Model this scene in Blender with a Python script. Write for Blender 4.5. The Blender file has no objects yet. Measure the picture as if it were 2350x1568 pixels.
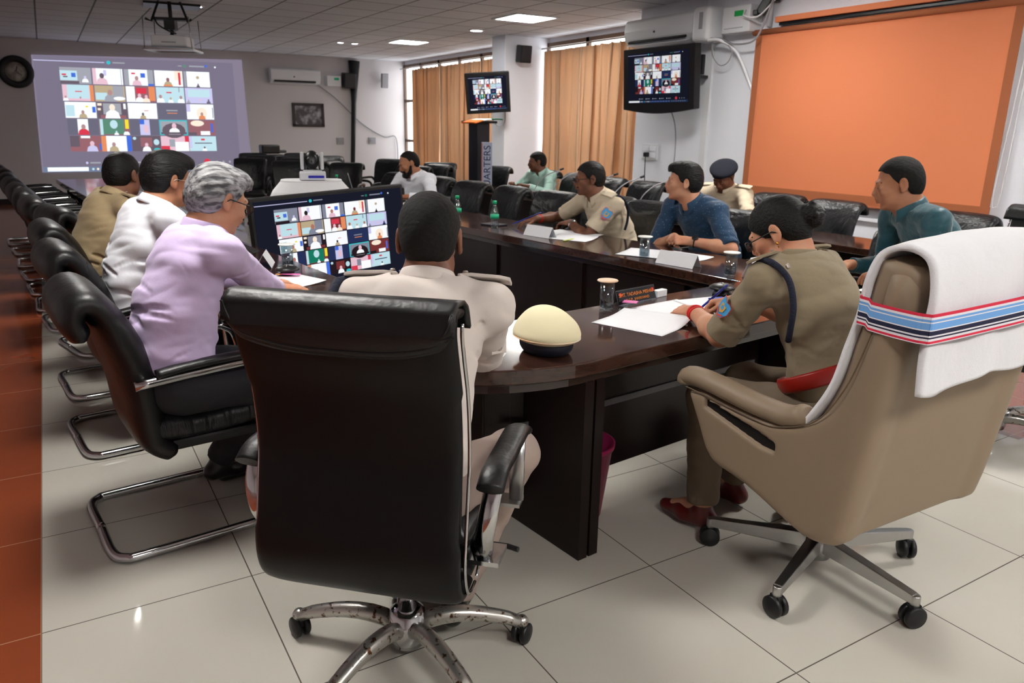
import bpy, math, random
import numpy as np
from mathutils import Matrix, Vector, Euler
try:
    import openvdb as vdb
except Exception:
    import pyopenvdb as vdb
SC = bpy.context.scene
COL = SC.collection
PI = math.pi
random.seed(7)

# ------------------------------------------------------------ camera
_R = ((0.8576, -0.1279, 0.4981), (-0.5140, -0.2419, 0.8230), (0.0152, -0.9618, -0.2734))
def _norm(v):
    return v.normalized()
_z = _norm(Vector([r[2] for r in _R]))            # forward in the room
_x = _norm(Vector([r[0] for r in _R]) - _z * _z.dot(Vector([r[0] for r in _R])))
_y = _z.cross(_x)                                  # image down
cd = bpy.data.cameras.new('camera')
cam = bpy.data.objects.new('camera', cd)
COL.objects.link(cam)
cam.matrix_world = Matrix(((_x[0], -_y[0], -_z[0], 0), (_x[1], -_y[1], -_z[1], 0), (_x[2], -_y[2], -_z[2], 1.45), (0, 0, 0, 1)))
cd.sensor_width = 36
cd.lens = 1725.97 / 2350 * 36
cd.clip_start = 0.05
cd.dof.use_dof = True
cd.dof.focus_distance = 2.1
cd.dof.aperture_fstop = 7.0
SC.camera = cam

# ------------------------------------------------------------ exposure, sky
SC.view_settings.view_transform = 'Standard'
SC.view_settings.look = 'None'
SC.view_settings.gamma = 1
SC.view_settings.use_curve_mapping = False
SC.view_settings.exposure = 0.0
SC.cycles.use_denoising = True
SC.cycles.max_bounces = 8
SC.cycles.diffuse_bounces = 4
SC.cycles.glossy_bounces = 4
SC.cycles.transmission_bounces = 8
SC.cycles.transparent_max_bounces = 8
SC.cycles.sample_clamp_indirect = 6
SC.cycles.caustics_reflective = False
SC.cycles.caustics_refractive = False
W = bpy.data.worlds.new('daylight'); SC.world = W
W.use_nodes = True
W.node_tree.nodes['Background'].inputs[0].default_value = (1.0, 0.97, 0.93, 1)
W.node_tree.nodes['Background'].inputs[1].default_value = 5.0
# window portals (they only guide sampling of the daylight)
for (py, pw) in ((9.45, 2.1), (13.6, 5.2)):
    ld = bpy.data.lights.new('window_portal', 'AREA'); ld.shape = 'RECTANGLE'; ld.size = pw; ld.size_y = 2.5
    ld.cycles.is_portal = True
    lo = bpy.data.objects.new('window_portal', ld); COL.objects.link(lo)
    lo.location = (7.05, py, 1.35); lo.rotation_euler = (PI / 2, 0, PI / 2)
    lo.scale = (1, 1, 1)

# ------------------------------------------------------------ materials
def lin(c):
    return tuple(((x / 255) / 12.92 if x / 255 <= 0.04045 else ((x / 255 + 0.055) / 1.055) ** 2.4) for x in c)
def mat(name, col, rough=0.5, metal=0.0, spec=0.5, bump=None, coat=0.0, sheen=0.0, var=None, trans=0.0, ior=1.45, alpha=None, emit=None, stretch=None, sss=0, croug=0.05):
    m = bpy.data.materials.new(name); m.use_nodes = True
    nt = m.node_tree; b = nt.nodes['Principled BSDF']; L = nt.links
    c = (*lin(col), 1)
    b.inputs['Base Color'].default_value = c
    b.inputs['Roughness'].default_value = rough
    b.inputs['Metallic'].default_value = metal
    b.inputs['Specular IOR Level'].default_value = spec
    b.inputs['IOR'].default_value = ior
    b.inputs['Coat Weight'].default_value = coat
    b.inputs['Coat Roughness'].default_value = croug
    b.inputs['Sheen Weight'].default_value = sheen
    b.inputs['Transmission Weight'].default_value = trans
    if sss:
        b.inputs['Subsurface Weight'].default_value = sss
        b.inputs['Subsurface Radius'].default_value = (0.012, 0.004, 0.002)
        b.inputs['Subsurface Scale'].default_value = 1.0
    if emit is not None:
        b.inputs['Emission Color'].default_value = c
        b.inputs['Emission Strength'].default_value = emit
    tc = nt.nodes.new('ShaderNodeTexCoord')
    src = tc.outputs['Object']
    if stretch:
        mp = nt.nodes.new('ShaderNodeMapping'); mp.inputs['Scale'].default_value = stretch
        L.new(src, mp.inputs['Vector']); src = mp.outputs['Vector']
    if bump:
        bumps = bump if isinstance(bump[0], tuple) else (bump,)
        prev = None
        for (sc, st, dist) in bumps:
            n = nt.nodes.new('ShaderNodeTexNoise'); n.inputs['Scale'].default_value = sc; n.inputs['Detail'].default_value = 4
            bp = nt.nodes.new('ShaderNodeBump'); bp.inputs['Strength'].default_value = st; bp.inputs['Distance'].default_value = dist
            L.new(src, n.inputs['Vector']); L.new(n.outputs['Fac'], bp.inputs['Height'])
            if prev: L.new(prev, bp.inputs['Normal'])
            prev = bp.outputs['Normal']
        L.new(prev, b.inputs['Normal'])
    if var:
        sc, col2, lo_, hi_ = var
        n = nt.nodes.new('ShaderNodeTexNoise'); n.inputs['Scale'].default_value = sc; n.inputs['Detail'].default_value = 5
        r = nt.nodes.new('ShaderNodeMapRange'); r.inputs[1].default_value = lo_; r.inputs[2].default_value = hi_
        x = nt.nodes.new('ShaderNodeMix'); x.data_type = 'RGBA'
        x.inputs[6].default_value = c; x.inputs[7].default_value = (*lin(col2), 1)
        L.new(src, n.inputs['Vector']); L.new(n.outputs['Fac'], r.inputs[0]); L.new(r.outputs[0], x.inputs[0]); L.new(x.outputs[2], b.inputs['Base Color'])
    return m
def emis(name, col, s=1.0):
    m = bpy.data.materials.new(name); m.use_nodes = True
    nt = m.node_tree; nt.nodes.clear()
    e = nt.nodes.new('ShaderNodeEmission'); e.inputs[0].default_value = (*lin(col), 1); e.inputs[1].default_value = s
    o = nt.nodes.new('ShaderNodeOutputMaterial'); nt.links.new(e.outputs[0], o.inputs[0])
    return m

M = {}
M['leather'] = mat('black_leather', (11, 11, 13), 0.42, spec=0.5, bump=((140, .25, .002), (9, .35, .02)))
M['leather_wrinkled'] = mat('wrinkled_black_leather', (16, 18, 21), 0.4, bump=((120, .25, .002), (7, .9, .03)), stretch=(1, 3, .6))
M['backleather'] = mat('smooth_black_leather', (7, 7, 8), 0.42, spec=.32, bump=((260, .2, .0012),))
M['tan'] = mat('beige_leather', (138, 120, 100), 0.5, spec=.35, bump=((300, .2, .001), (6, .1, .02)))
M['tanseam'] = mat('brown_seam', (98, 82, 64), .7)
M['chrome'] = mat('chrome', (205, 206, 208), 0.1, metal=1)
M['alu'] = mat('brushed_aluminium', (190, 190, 190), 0.28, metal=1)
M['rust'] = mat('pitted_chrome', (200, 198, 192), 0.3, metal=.9, var=(60, (96, 62, 38), .56, .66))
M['blackplastic'] = mat('black_plastic', (20, 20, 22), .4)
M['darkplastic'] = mat('dark_grey_plastic', (38, 38, 42), .5)
M['whiteplastic'] = mat('white_plastic', (226, 228, 232), .35)
M['greyplastic'] = mat('grey_plastic', (150, 150, 155), .5)
M['wood'] = mat('dark_wenge_veneer', (64, 40, 32), .12, spec=.55, coat=.3, var=(3, (48, 29, 24), .35, .65), stretch=(1, 14, 14))
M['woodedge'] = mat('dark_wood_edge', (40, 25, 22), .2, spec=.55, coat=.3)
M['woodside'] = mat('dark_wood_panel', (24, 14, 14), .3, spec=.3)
M['strip'] = mat('grey_groove_strip', (80, 78, 80), .4)
M['paper'] = mat('white_paper', (240, 241, 245), .7, bump=((12, .3, .01),))
M['pinknote'] = mat('pink_note', (240, 120, 190), .6)
M['orangenote'] = mat('orange_note', (245, 160, 90), .6)
M['yellownote'] = mat('yellow_note', (200, 215, 70), .6)
M['towel'] = mat('white_towel', (236, 236, 240), .95, sheen=.3, bump=((420, .5, .003), (9, .5, .02)))
M['skin'] = mat('brown_skin', (176, 122, 92), .5, spec=.35, sss=.06, bump=((220, .12, .001),), var=(14, (158, 102, 76), .4, .7))
M['skin_dark'] = mat('dark_brown_skin', (128, 84, 64), .5, spec=.35, sss=.05, bump=((220, .12, .001),), var=(14, (92, 58, 44), .4, .7))
M['skin_light'] = mat('light_brown_skin', (205, 152, 122), .48, spec=.35, sss=.08, bump=((220, .12, .001),), var=(14, (192, 130, 102), .4, .7))
M['hair'] = mat('black_hair', (11, 10, 10), .55, spec=.3, bump=((90, 1.0, .005),), stretch=(.4, 1.6, 1.6))
M['hair_gray'] = mat('salt_and_pepper_hair', (158, 158, 160), .6, bump=((70, .9, .005),), var=(60, (72, 72, 76), .42, .62), stretch=(.3, 1.5, 1.1))
M['hair_short'] = mat('short_black_hair', (18, 16, 15), .75, spec=.3, bump=((700, 1.0, .0016),), var=(500, (34, 32, 30), .5, .75))
M['eyewhite'] = mat('eye_white', (225, 218, 210), .2)
M['iris'] = mat('dark_iris', (25, 15, 10), .1)
M['lips'] = mat('lips', (140, 82, 72), .45)
M['cream'] = mat('cream_uniform_cloth', (214, 203, 196), .85, sheen=.2, bump=((500, .25, .0012), (8, .35, .01)))
M['creamdark'] = mat('mauve_beige_trouser_cloth', (160, 142, 134), .85, bump=((500, .25, .0012), (9, .5, .02)))
M['khaki'] = mat('khaki_uniform_cloth', (174, 154, 118), .85, sheen=.1, bump=((500, .25, .0012), (10, .4, .01)))
M['khaki_olive'] = mat('olive_khaki_cloth', (138, 124, 100), .85, sheen=.1, bump=((500, .25, .0012), (9, .5, .02)))
M['khaki_pale'] = mat('pale_khaki_cloth', (212, 197, 172), .85, bump=((500, .25, .0012), (9, .5, .02)))
M['whiteshirt'] = mat('white_shirt_cloth', (238, 240, 248), .8, sheen=.2, bump=((400, .2, .001), (9, .4, .01)))
M['lavender'] = mat('lavender_shirt_cloth', (212, 192, 232), .7, sheen=.2, bump=((400, .2, .001), (8, .35, .01)))
M['mint'] = mat('mint_shirt_cloth', (188, 226, 214), .8, bump=((10, .6, .02),))
M['teal'] = mat('dark_teal_shirt_cloth', (8, 72, 84), .5, sheen=.3, bump=((10, .7, .02),))
M['darkpants'] = mat('black_trouser_cloth', (28, 28, 34), .8, bump=((9, .6, .02),))
M['greypants'] = mat('taupe_trouser_cloth', (118, 104, 92), .85, bump=((9, .5, .02),))
M['olivepants'] = mat('brown_khaki_trousers', (106, 92, 76), .85, bump=((9, .5, .02),))
M['blackshoe'] = mat('black_shoe', (14, 13, 13), .3)
M['redshoe'] = mat('maroon_shoe_leather', (88, 22, 20), .3)
M['redbelt'] = mat('red_belt_leather', (150, 28, 20), .35)
M['redthread'] = mat('red_thread', (215, 30, 30), .6, bump=((300, .6, .003),))
M['navy'] = mat('navy_lanyard_cord', (22, 27, 48), .8, bump=((160, 1.0, .004),))
M['navycap'] = mat('navy_beret_felt', (10, 13, 30), .9)
M['creamcap'] = mat('pale_cream_cap_cloth', (238, 228, 190), .75, bump=((400, .15, .001),))
M['capnavy'] = mat('dark_navy_cap_band', (16, 18, 32), .6)
M['patchblue'] = mat('sky_blue_patch', (70, 160, 215), .7)
M['patchgold'] = mat('gold_patch', (220, 160, 60), .7)
M['patchred'] = mat('red_patch', (215, 70, 50), .7)
M['steel'] = mat('steel_button', (190, 180, 170), .3, metal=.8)
M['gold'] = mat('gold_earring', (235, 170, 80), .2, metal=1)
M['penblue'] = mat('blue_pen', (20, 50, 170), .3)
M['bin'] = mat('magenta_plastic', (150, 30, 80), .4)
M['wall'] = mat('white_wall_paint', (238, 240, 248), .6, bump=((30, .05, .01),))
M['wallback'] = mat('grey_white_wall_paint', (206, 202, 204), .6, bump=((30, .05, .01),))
M['tile_c'] = None
M['blindmat'] = mat('orange_blind_fabric', (224, 132, 90), .8, bump=((300, .15, .001),))
M['blindedge'] = mat('brown_blind_border', (168, 98, 62), .8)
M['curtainrail'] = mat('curtain_rail', (150, 140, 130), .4, metal=.6)
M['winframe'] = mat('dark_window_frame', (96, 74, 58), .5)
M['bottlelabel'] = mat('green_label', (40, 190, 140), .5)
M['bottlecap'] = mat('green_cap', (30, 190, 130), .4)
M['silver'] = mat('silver_laptop', (150, 152, 156), .4, metal=.6)
M['saffron'] = mat('saffron_cloth', (240, 120, 40), .8)
M['white'] = mat('white_cloth', (238, 238, 240), .85, bump=((8, .3, .01),))
M['greenc'] = mat('green_cloth', (20, 90, 60), .8)
M['copperref'] = M['chrome']
M['brownframe'] = mat('dark_picture_frame', (40, 30, 28), .5)
M['lightwarm'] = mat('warm_white_coaster', (235, 190, 150), .6, var=(4, (240, 225, 205), .4, .6))
M['coaster'] = mat('white_coaster', (240, 240, 236), .5)
M['lens'] = None
def thin(name, col, a, rough=.05):
    m = bpy.data.materials.new(name); m.use_nodes = True
    nt = m.node_tree; nt.nodes.clear(); L = nt.links
    t = nt.nodes.new('ShaderNodeBsdfTransparent'); t.inputs[0].default_value = (*lin(col), 1)
    g = nt.nodes.new('ShaderNodeBsdfGlossy'); g.inputs['Roughness'].default_value = rough
    x = nt.nodes.new('ShaderNodeMixShader'); x.inputs[0].default_value = a
    o = nt.nodes.new('ShaderNodeOutputMaterial')
    L.new(t.outputs[0], x.inputs[1]); L.new(g.outputs[0], x.inputs[2]); L.new(x.outputs[0], o.inputs[0])
    return m
M['lens'] = thin('spectacle_lens', (225, 230, 235), .12)
M['pane'] = thin('window_glass', (250, 252, 255), .05)
M['glassm'] = thin('clear_glass', (236, 242, 244), .16, .02)
M['water'] = thin('water', (205, 214, 220), .10, .02)
M['clearplastic'] = thin('clear_plastic', (225, 235, 240), .22, .12)
def dotted():
    m = mat('blue_dotted_shirt_cloth', (18, 66, 112), .7, sheen=.2, bump=((10, .6, .02),))
    nt = m.node_tree; b = nt.nodes['Principled BSDF']; L = nt.links
    tc = nt.nodes['Texture Coordinate']
    v = nt.nodes.new('ShaderNodeTexVoronoi'); v.inputs['Scale'].default_value = 62; v.inputs['Randomness'].default_value = .25
    r = nt.nodes.new('ShaderNodeMath'); r.operation = 'LESS_THAN'; r.inputs[1].default_value = .15
    x = nt.nodes.new('ShaderNodeMix'); x.data_type = 'RGBA'; x.inputs[6].default_value = (*lin((14, 56, 88)), 1); x.inputs[7].default_value = (*lin((105, 155, 185)), 1)
    L.new(tc.outputs['Object'], v.inputs['Vector']); L.new(v.outputs['Distance'], r.inputs[0]); L.new(r.outputs[0], x.inputs[0]); L.new(x.outputs[2], b.inputs['Base Color'])
    return m
M['dotted'] = dotted()
def curtain_mat():
    m = bpy.data.materials.new('tan_curtain_fabric'); m.use_nodes = True
    nt = m.node_tree; nt.nodes.clear(); L = nt.links
    c = (*lin((214, 150, 98)), 1)
    d = nt.nodes.new('ShaderNodeBsdfDiffuse'); d.inputs[0].default_value = (*lin((200, 168, 138)), 1)
    t = nt.nodes.new('ShaderNodeBsdfTranslucent'); t.inputs[0].default_value = (*lin((234, 194, 156)), 1)
    x = nt.nodes.new('ShaderNodeMixShader'); x.inputs[0].default_value = .30
    o = nt.nodes.new('ShaderNodeOutputMaterial')
    L.new(d.outputs[0], x.inputs[1]); L.new(t.outputs[0], x.inputs[2]); L.new(x.outputs[0], o.inputs[0])
    return m
M['curtain'] = curtain_mat()
def floor_mat(name, a, b_, ox, oy, mortar, rough):
    m = mat(name, a, rough, spec=.5)
    nt = m.node_tree; b = nt.nodes['Principled BSDF']; L = nt.links
    tc = nt.nodes['Texture Coordinate']
    mp = nt.nodes.new('ShaderNodeMapping'); mp.inputs['Location'].default_value = (-ox, -oy, 0)
    br = nt.nodes.new('ShaderNodeTexBrick'); br.offset = 0; br.squash = 1
    br.inputs['Scale'].default_value = 1; br.inputs['Brick Width'].default_value = .6; br.inputs['Row Height'].default_value = .613
    br.inputs['Mortar Size'].default_value = .0022; br.inputs['Mortar Smooth'].default_value = .2
    n = nt.nodes.new('ShaderNodeTexNoise'); n.inputs['Scale'].default_value = 2.2; n.inputs['Detail'].default_value = 6
    x = nt.nodes.new('ShaderNodeMix'); x.data_type = 'RGBA'; x.inputs[6].default_value = (*lin(a), 1); x.inputs[7].default_value = (*lin(b_), 1)
    L.new(tc.outputs['Object'], mp.inputs['Vector']); L.new(mp.outputs[0], br.inputs['Vector'])
    L.new(mp.outputs[0], n.inputs['Vector']); L.new(n.outputs['Fac'], x.inputs[0])
    L.new(x.outputs[2], br.inputs['Color1']); L.new(x.outputs[2], br.inputs['Color2']); br.inputs['Mortar'].default_value = (*lin(mortar), 1)
    L.new(br.outputs['Color'], b.inputs['Base Color'])
    return m
M['floor'] = floor_mat('beige_polished_tile', (200, 196, 186), (190, 185, 174), .405, 2.32, (96, 90, 82), .065)
M['floorbrown'] = floor_mat('brown_polished_tile', (146, 72, 42), (122, 56, 32), .405, 2.32, (170, 130, 105), .12)
def ceil_mat():
    m = mat('ceiling_tile', (176, 174, 174), .8)
    nt = m.node_tree; b = nt.nodes['Principled BSDF']; L = nt.links
    tc = nt.nodes['Texture Coordinate']
    mp = nt.nodes.new('ShaderNodeMapping'); mp.inputs['Location'].default_value = (-.1, -.25, 0)
    br = nt.nodes.new('ShaderNodeTexBrick'); br.offset = 0
    br.inputs['Scale'].default_value = 1; br.inputs['Brick Width'].default_value = .61; br.inputs['Row Height'].default_value = .61
    br.inputs['Mortar Size'].default_value = .012; br.inputs['Mortar Smooth'].default_value = .3
    br.inputs['Color1'].default_value = (*lin((212, 212, 218)), 1); br.inputs['Color2'].default_value = (*lin((204, 204, 210)), 1); br.inputs['Mortar'].default_value = (*lin((96, 94, 98)), 1)
    L.new(tc.outputs['Object'], mp.inputs['Vector']); L.new(mp.outputs[0], br.inputs['Vector'])
    L.new(br.outputs['Color'], b.inputs['Base Color'])
    return m
M['ceiling'] = ceil_mat()

# ------------------------------------------------------------ mesh helpers
def V(*a): return Vector(a)
class MB:
    """collects shapes and links them as one mesh object"""
    def __init__(s): s.v = []; s.f = []; s.m = []; s.smooth = []
    def add(s, vs, fs, mi=0, sm=True):
        o = len(s.v); s.v += [tuple(p) for p in vs]
        for f in fs: s.f.append(tuple(i + o for i in f)); s.m.append(mi); s.smooth.append(sm)
        return s
    def box(s, c, d, rz=0, mi=0, R=None):
        c = Vector(c); x, y, z = d[0] / 2, d[1] / 2, d[2] / 2
        Rm = R if R is not None else Matrix.Rotation(rz, 3, 'Z')
        vs = [c + Rm @ Vector((sx * x, sy * y, sz * z)) for sz in (-1, 1) for sy in (-1, 1) for sx in (-1, 1)]
        return s.add(vs, [(0, 2, 3, 1), (4, 5, 7, 6), (0, 1, 5, 4), (2, 6, 7, 3), (0, 4, 6, 2), (1, 3, 7, 5)], mi, False)
    def loft(s, rings, caps=True, closed=False, mi=0, sm=True):
        n = len(rings[0]); o = []
        for r in rings: o += list(r)
        fs = []
        K = len(rings)
        for k in range(K if closed else K - 1):
            a, b = k * n, ((k + 1) % K) * n
            for i in range(n):
                j = (i + 1) % n
                fs.append((a + i, a + j, b + j, b + i))
        s.add(o, fs, mi, sm)
        if caps and not closed:
            base = len(s.v) - len(o)
            s.f.append(tuple(base + i for i in range(n - 1, -1, -1))); s.m.append(mi); s.smooth.append(False)
            s.f.append(tuple(base + (K - 1) * n + i for i in range(n))); s.m.append(mi); s.smooth.append(False)
        return s
    def tube(s, pts, r, n=10, closed=False, mi=0, flat=None):
        """tube along points; r a number or list; flat=(a,b) gives an elliptical section"""
        P = [Vector(p) for p in pts]; K = len(P)
        T = []
        for i in range(K):
            a = P[(i - 1) % K] if (closed or i > 0) else P[i]
            b = P[(i + 1) % K] if (closed or i < K - 1) else P[i]
            t = (b - a); T.append(t.normalized() if t.length > 1e-9 else Vector((0, 0, 1)))
        up = Vector((0, 0, 1)) if abs(T[0].z) < .9 else Vector((0, 1, 0))
        N = (up - T[0] * up.dot(T[0])).normalized(); rings = []
        for i in range(K):
            N = (N - T[i] * N.dot(T[i])).normalized(); B = T[i].cross(N)
            rr = r[i] if isinstance(r, (list, tuple)) else r
            fa, fb = flat if flat else (1, 1)
            rings.append([P[i] + N * (math.cos(2 * PI * k / n) * rr * fa) + B * (math.sin(2 * PI * k / n) * rr * fb) for k in range(n)])
        return s.loft(rings, caps=not closed, closed=closed, mi=mi)
    def lathe(s, prof, n=24, c=(0, 0, 0), R=None, mi=0, ang=2 * PI):
        c = Vector(c); Rm = R if R is not None else Matrix.Identity(3)
        rings = []
        for (r, z) in prof:
            rings.append([c + Rm @ Vector((r * math.cos(2 * PI * k / n), r * math.sin(2 * PI * k / n), z)) for k in range(n)])
        return s.loft(rings, caps=True, mi=mi)
    def prism(s, poly, z0, z1, mi=0, T=None):
        n = len(poly); f = (lambda p: T @ Vector(p)) if T is not None else Vector
        vs = [f((p[0], p[1], z0)) for p in poly] + [f((p[0], p[1], z1)) for p in poly]
        fs = [tuple(range(n - 1, -1, -1)), tuple(range(n, 2 * n))] + [(i, (i + 1) % n, n + (i + 1) % n, n + i) for i in range(n)]
        return s.add(vs, fs, mi, False)
    def grid(s, fn, nu, nv, mi=0, sm=True):
        vs = [fn(i / nu, j / nv) for j in range(nv + 1) for i in range(nu + 1)]
        fs = [(j * (nu + 1) + i, j * (nu + 1) + i + 1, (j + 1) * (nu + 1) + i + 1, (j + 1) * (nu + 1) + i) for j in range(nv) for i in range(nu)]
        return s.add(vs, fs, mi, sm)
    def quad(s, pts, mi=0): return s.add(pts, [tuple(range(len(pts)))], mi, False)
    def mesh(s, name, mats):
        me = bpy.data.meshes.new(name)
        me.from_pydata(s.v, [], s.f); me.update()
        for m in (mats if isinstance(mats, (list, tuple)) else [mats]): me.materials.append(m)
        me.polygons.foreach_set('material_index', s.m)
        me.polygons.foreach_set('use_smooth', s.smooth)
        return me
    def build(s, name, mats, parent=None, bevel=0, solid=0, sub=0, seg=2, **kw):
        return link(name, s.mesh(name, mats), parent, bevel, solid, sub, seg, **kw)
def link(name, me, parent=None, bevel=0, solid=0, sub=0, seg=2, **kw):
    o = bpy.data.objects.new(name, me); COL.objects.link(o)
    if parent is not None: o.parent = parent
    if sub:
        md = o.modifiers.new('s', 'SUBSURF'); md.levels = sub; md.render_levels = sub
    if solid:
        md = o.modifiers.new('t', 'SOLIDIFY'); md.thickness = solid; md.offset = kw.pop('offset', 0)
    if bevel:
        md = o.modifiers.new('b', 'BEVEL'); md.width = bevel; md.segments = seg; md.limit_method = 'ANGLE'; md.angle_limit = .6
    for k, v in kw.items(): o[k] = v
    return o
def tag(o, label=None, cat=None, group=None, kind=None):
    if label: o['label'] = label
    if cat: o['category'] = cat
    if group: o['group'] = group
    if kind: o['kind'] = kind
    return o
def thing(name, label, cat, loc=(0, 0, 0), rz=0, group=None):
    o = bpy.data.objects.new(name, None); COL.objects.link(o)
    o.location = loc; o.rotation_euler = (0, 0, rz); o.empty_display_size = .05
    return tag(o, label, cat, group)
def copy_tree(o, loc=None, rz=None, label=None, parent=None):
    c = o.copy(); COL.objects.link(c)
    if parent is not None: c.parent = parent
    for ch in [x for x in bpy.data.objects if x.parent == o]: copy_tree(ch, parent=c)
    if loc is not None: c.location = loc
    if rz is not None: c.rotation_euler[2] = rz
    if label: c['label'] = label
    return c
def struct(name, mb, mats, **kw):
    o = mb.build(name, mats, **kw); o['kind'] = 'structure'; return o
def bez(pts, n=8):
    """smooth curve through points"""
    P = [Vector(p) for p in pts]; out = []
    for i in range(len(P) - 1):
        p0 = P[max(i - 1, 0)]; p1 = P[i]; p2 = P[i + 1]; p3 = P[min(i + 2, len(P) - 1)]
        for k in range(n):
            t = k / n
            out.append(0.5 * ((2 * p1) + (p2 - p0) * t + (2 * p0 - 5 * p1 + 4 * p2 - p3) * t * t + (3 * p1 - p0 - 3 * p2 + p3) * t ** 3))
    out.append(P[-1]); return out
def text(name, s, size, mat_, parent, M4, depth=.0006, align='CENTER'):
    cu = bpy.data.curves.new(name, 'FONT'); cu.body = s; cu.size = size; cu.extrude = depth; cu.align_x = align; cu.align_y = 'CENTER'
    cu.materials.append(mat_)
    tmp = bpy.data.objects.new(name, cu); COL.objects.link(tmp); me = bpy.data.meshes.new_from_object(tmp.evaluated_get(bpy.context.evaluated_depsgraph_get()))
    bpy.data.objects.remove(tmp); o = bpy.data.objects.new(name, me); COL.objects.link(o); o.parent = parent; o.matrix_local = M4
    return o
# table frame: u runs across the conference table, v away from the camera
TU = Vector((.9940, .1094, 0)); TV_ = Vector((-.1094, .9940, 0)); TANG = math.atan2(.1094, .9940)
def uv(u, v, z=0): return TU * u + TV_ * v + Vector((0, 0, z))

# ------------------------------------------------------------ signed distance modelling (smooth organic bodies)
def A3(p): return np.array(p, dtype=np.float32)
class SDF:
    def __init__(s, lo, hi, h):
        s.lo = A3(lo); s.h = h
        n = np.ceil((A3(hi) - s.lo) / h).astype(int) + 1
        s.n = n; s.a = np.full(tuple(n), .06, dtype=np.float32)
        s.ax = [s.lo[i] + h * np.arange(n[i], dtype=np.float32) for i in range(3)]
    def sub(s, lo, hi):
        i0 = np.clip(np.floor((A3(lo) - s.lo) / s.h).astype(int), 0, s.n); i1 = np.clip(np.ceil((A3(hi) - s.lo) / s.h).astype(int) + 1, 0, s.n)
        if (i1 <= i0).any(): return None, None
        sl = tuple(slice(a, b) for a, b in zip(i0, i1))
        X = s.ax[0][sl[0]][:, None, None]; Y = s.ax[1][sl[1]][None, :, None]; Z = s.ax[2][sl[2]][None, None, :]
        return sl, (X, Y, Z)
    def comb(s, sl, d, op, k):
        a = s.a[sl]
        if op == 'u':
            if k > 0:
                h = np.clip(.5 + .5 * (a - d) / k, 0, 1); r = a * (1 - h) + d * h - k * h * (1 - h)
            else: r = np.minimum(a, d)
        elif op == 's':
            if k > 0:
                h = np.clip(.5 - .5 * (a + d) / k, 0, 1); r = a * (1 - h) - d * h + k * h * (1 - h)
            else: r = np.maximum(a, -d)
        s.a[sl] = r
    def cap(s, a, b, ra, rb=None, k=.02, op='u', flat=None):
        """tapered capsule; flat=(axis, factor) squashes the distance along a world axis"""
        rb = ra if rb is None else rb
        a = A3(a); b = A3(b); m = max(ra, rb) + k + 3 * s.h
        sl, g = s.sub(np.minimum(a, b) - m, np.maximum(a, b) + m)
        if sl is None: return s
        X, Y, Z = g; ab = b - a; L2 = float(ab @ ab) + 1e-12
        px, py, pz = X - a[0], Y - a[1], Z - a[2]
        t = np.clip((px * ab[0] + py * ab[1] + pz * ab[2]) / L2, 0, 1)
        qx, qy, qz = px - t * ab[0], py - t * ab[1], pz - t * ab[2]
        if flat is not None:
            f = A3(flat[0]); f /= np.linalg.norm(f); dd = (qx * f[0] + qy * f[1] + qz * f[2]); e = flat[1] - 1
            d = np.sqrt(qx * qx + qy * qy + qz * qz + dd * dd * (flat[1] ** 2 - 1)) - (ra + (rb - ra) * t)
        else:
            d = np.sqrt(qx * qx + qy * qy + qz * qz) - (ra + (rb - ra) * t)
        s.comb(sl, d, op, k); return s
    def ell(s, c, r, R=None, k=.02, op='u'):
        c = A3(c); r = A3(r); m = float(r.max()) + k + 3 * s.h
        sl, g = s.sub(c - m, c + m)
        if sl is None: return s
        X, Y, Z = g; x, y, z = X - c[0], Y - c[1], Z - c[2]
        if R is not None:
            R = np.array(R, dtype=np.float32)
            x, y, z = (x * R[0, 0] + y * R[1, 0] + z * R[2, 0], x * R[0, 1] + y * R[1, 1] + z * R[2, 1], x * R[0, 2] + y * R[1, 2] + z * R[2, 2])
        k0 = np.sqrt((x / r[0]) ** 2 + (y / r[1]) ** 2 + (z / r[2]) ** 2) + 1e-6
        k1 = np.sqrt((x / r[0] ** 2) ** 2 + (y / r[1] ** 2) ** 2 + (z / r[2] ** 2) ** 2) + 1e-6
        s.comb(sl, k0 * (k0 - 1) / k1, op, k); return s
    def rbox(s, c, half, r, R=None, k=.0, op='u'):
        c = A3(c); hf = A3(half); m = float(np.linalg.norm(hf)) + k + 3 * s.h
        sl, g = s.sub(c - m, c + m)
        if sl is None: return s
        X, Y, Z = g; x, y, z = X - c[0], Y - c[1], Z - c[2]
        if R is not None:
            R = np.array(R, dtype=np.float32)
            x, y, z = (x * R[0, 0] + y * R[1, 0] + z * R[2, 0], x * R[0, 1] + y * R[1, 1] + z * R[2, 1], x * R[0, 2] + y * R[1, 2] + z * R[2, 2])
        qx, qy, qz = np.abs(x) - hf[0] + r, np.abs(y) - hf[1] + r, np.abs(z) - hf[2] + r
        d = np.sqrt(np.maximum(qx, 0) ** 2 + np.maximum(qy, 0) ** 2 + np.maximum(qz, 0) ** 2) + np.minimum(np.maximum(qx, np.maximum(qy, qz)), 0) - r
        s.comb(sl, d, op, k); return s
    def plane(s, p, n, k=.0, box=None):
        """keep only the side the normal points away from"""
        n = A3(n); n /= np.linalg.norm(n); p = A3(p)
        sl, (X, Y, Z) = s.sub(*(box if box else (s.lo, s.lo + s.h * s.n)))
        d = (X - p[0]) * n[0] + (Y - p[1]) * n[1] + (Z - p[2]) * n[2]
        s.comb(sl, -d, 's', k); return s
    def xyz(s): return s.ax[0][:, None, None], s.ax[1][None, :, None], s.ax[2][None, None, :]
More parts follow.
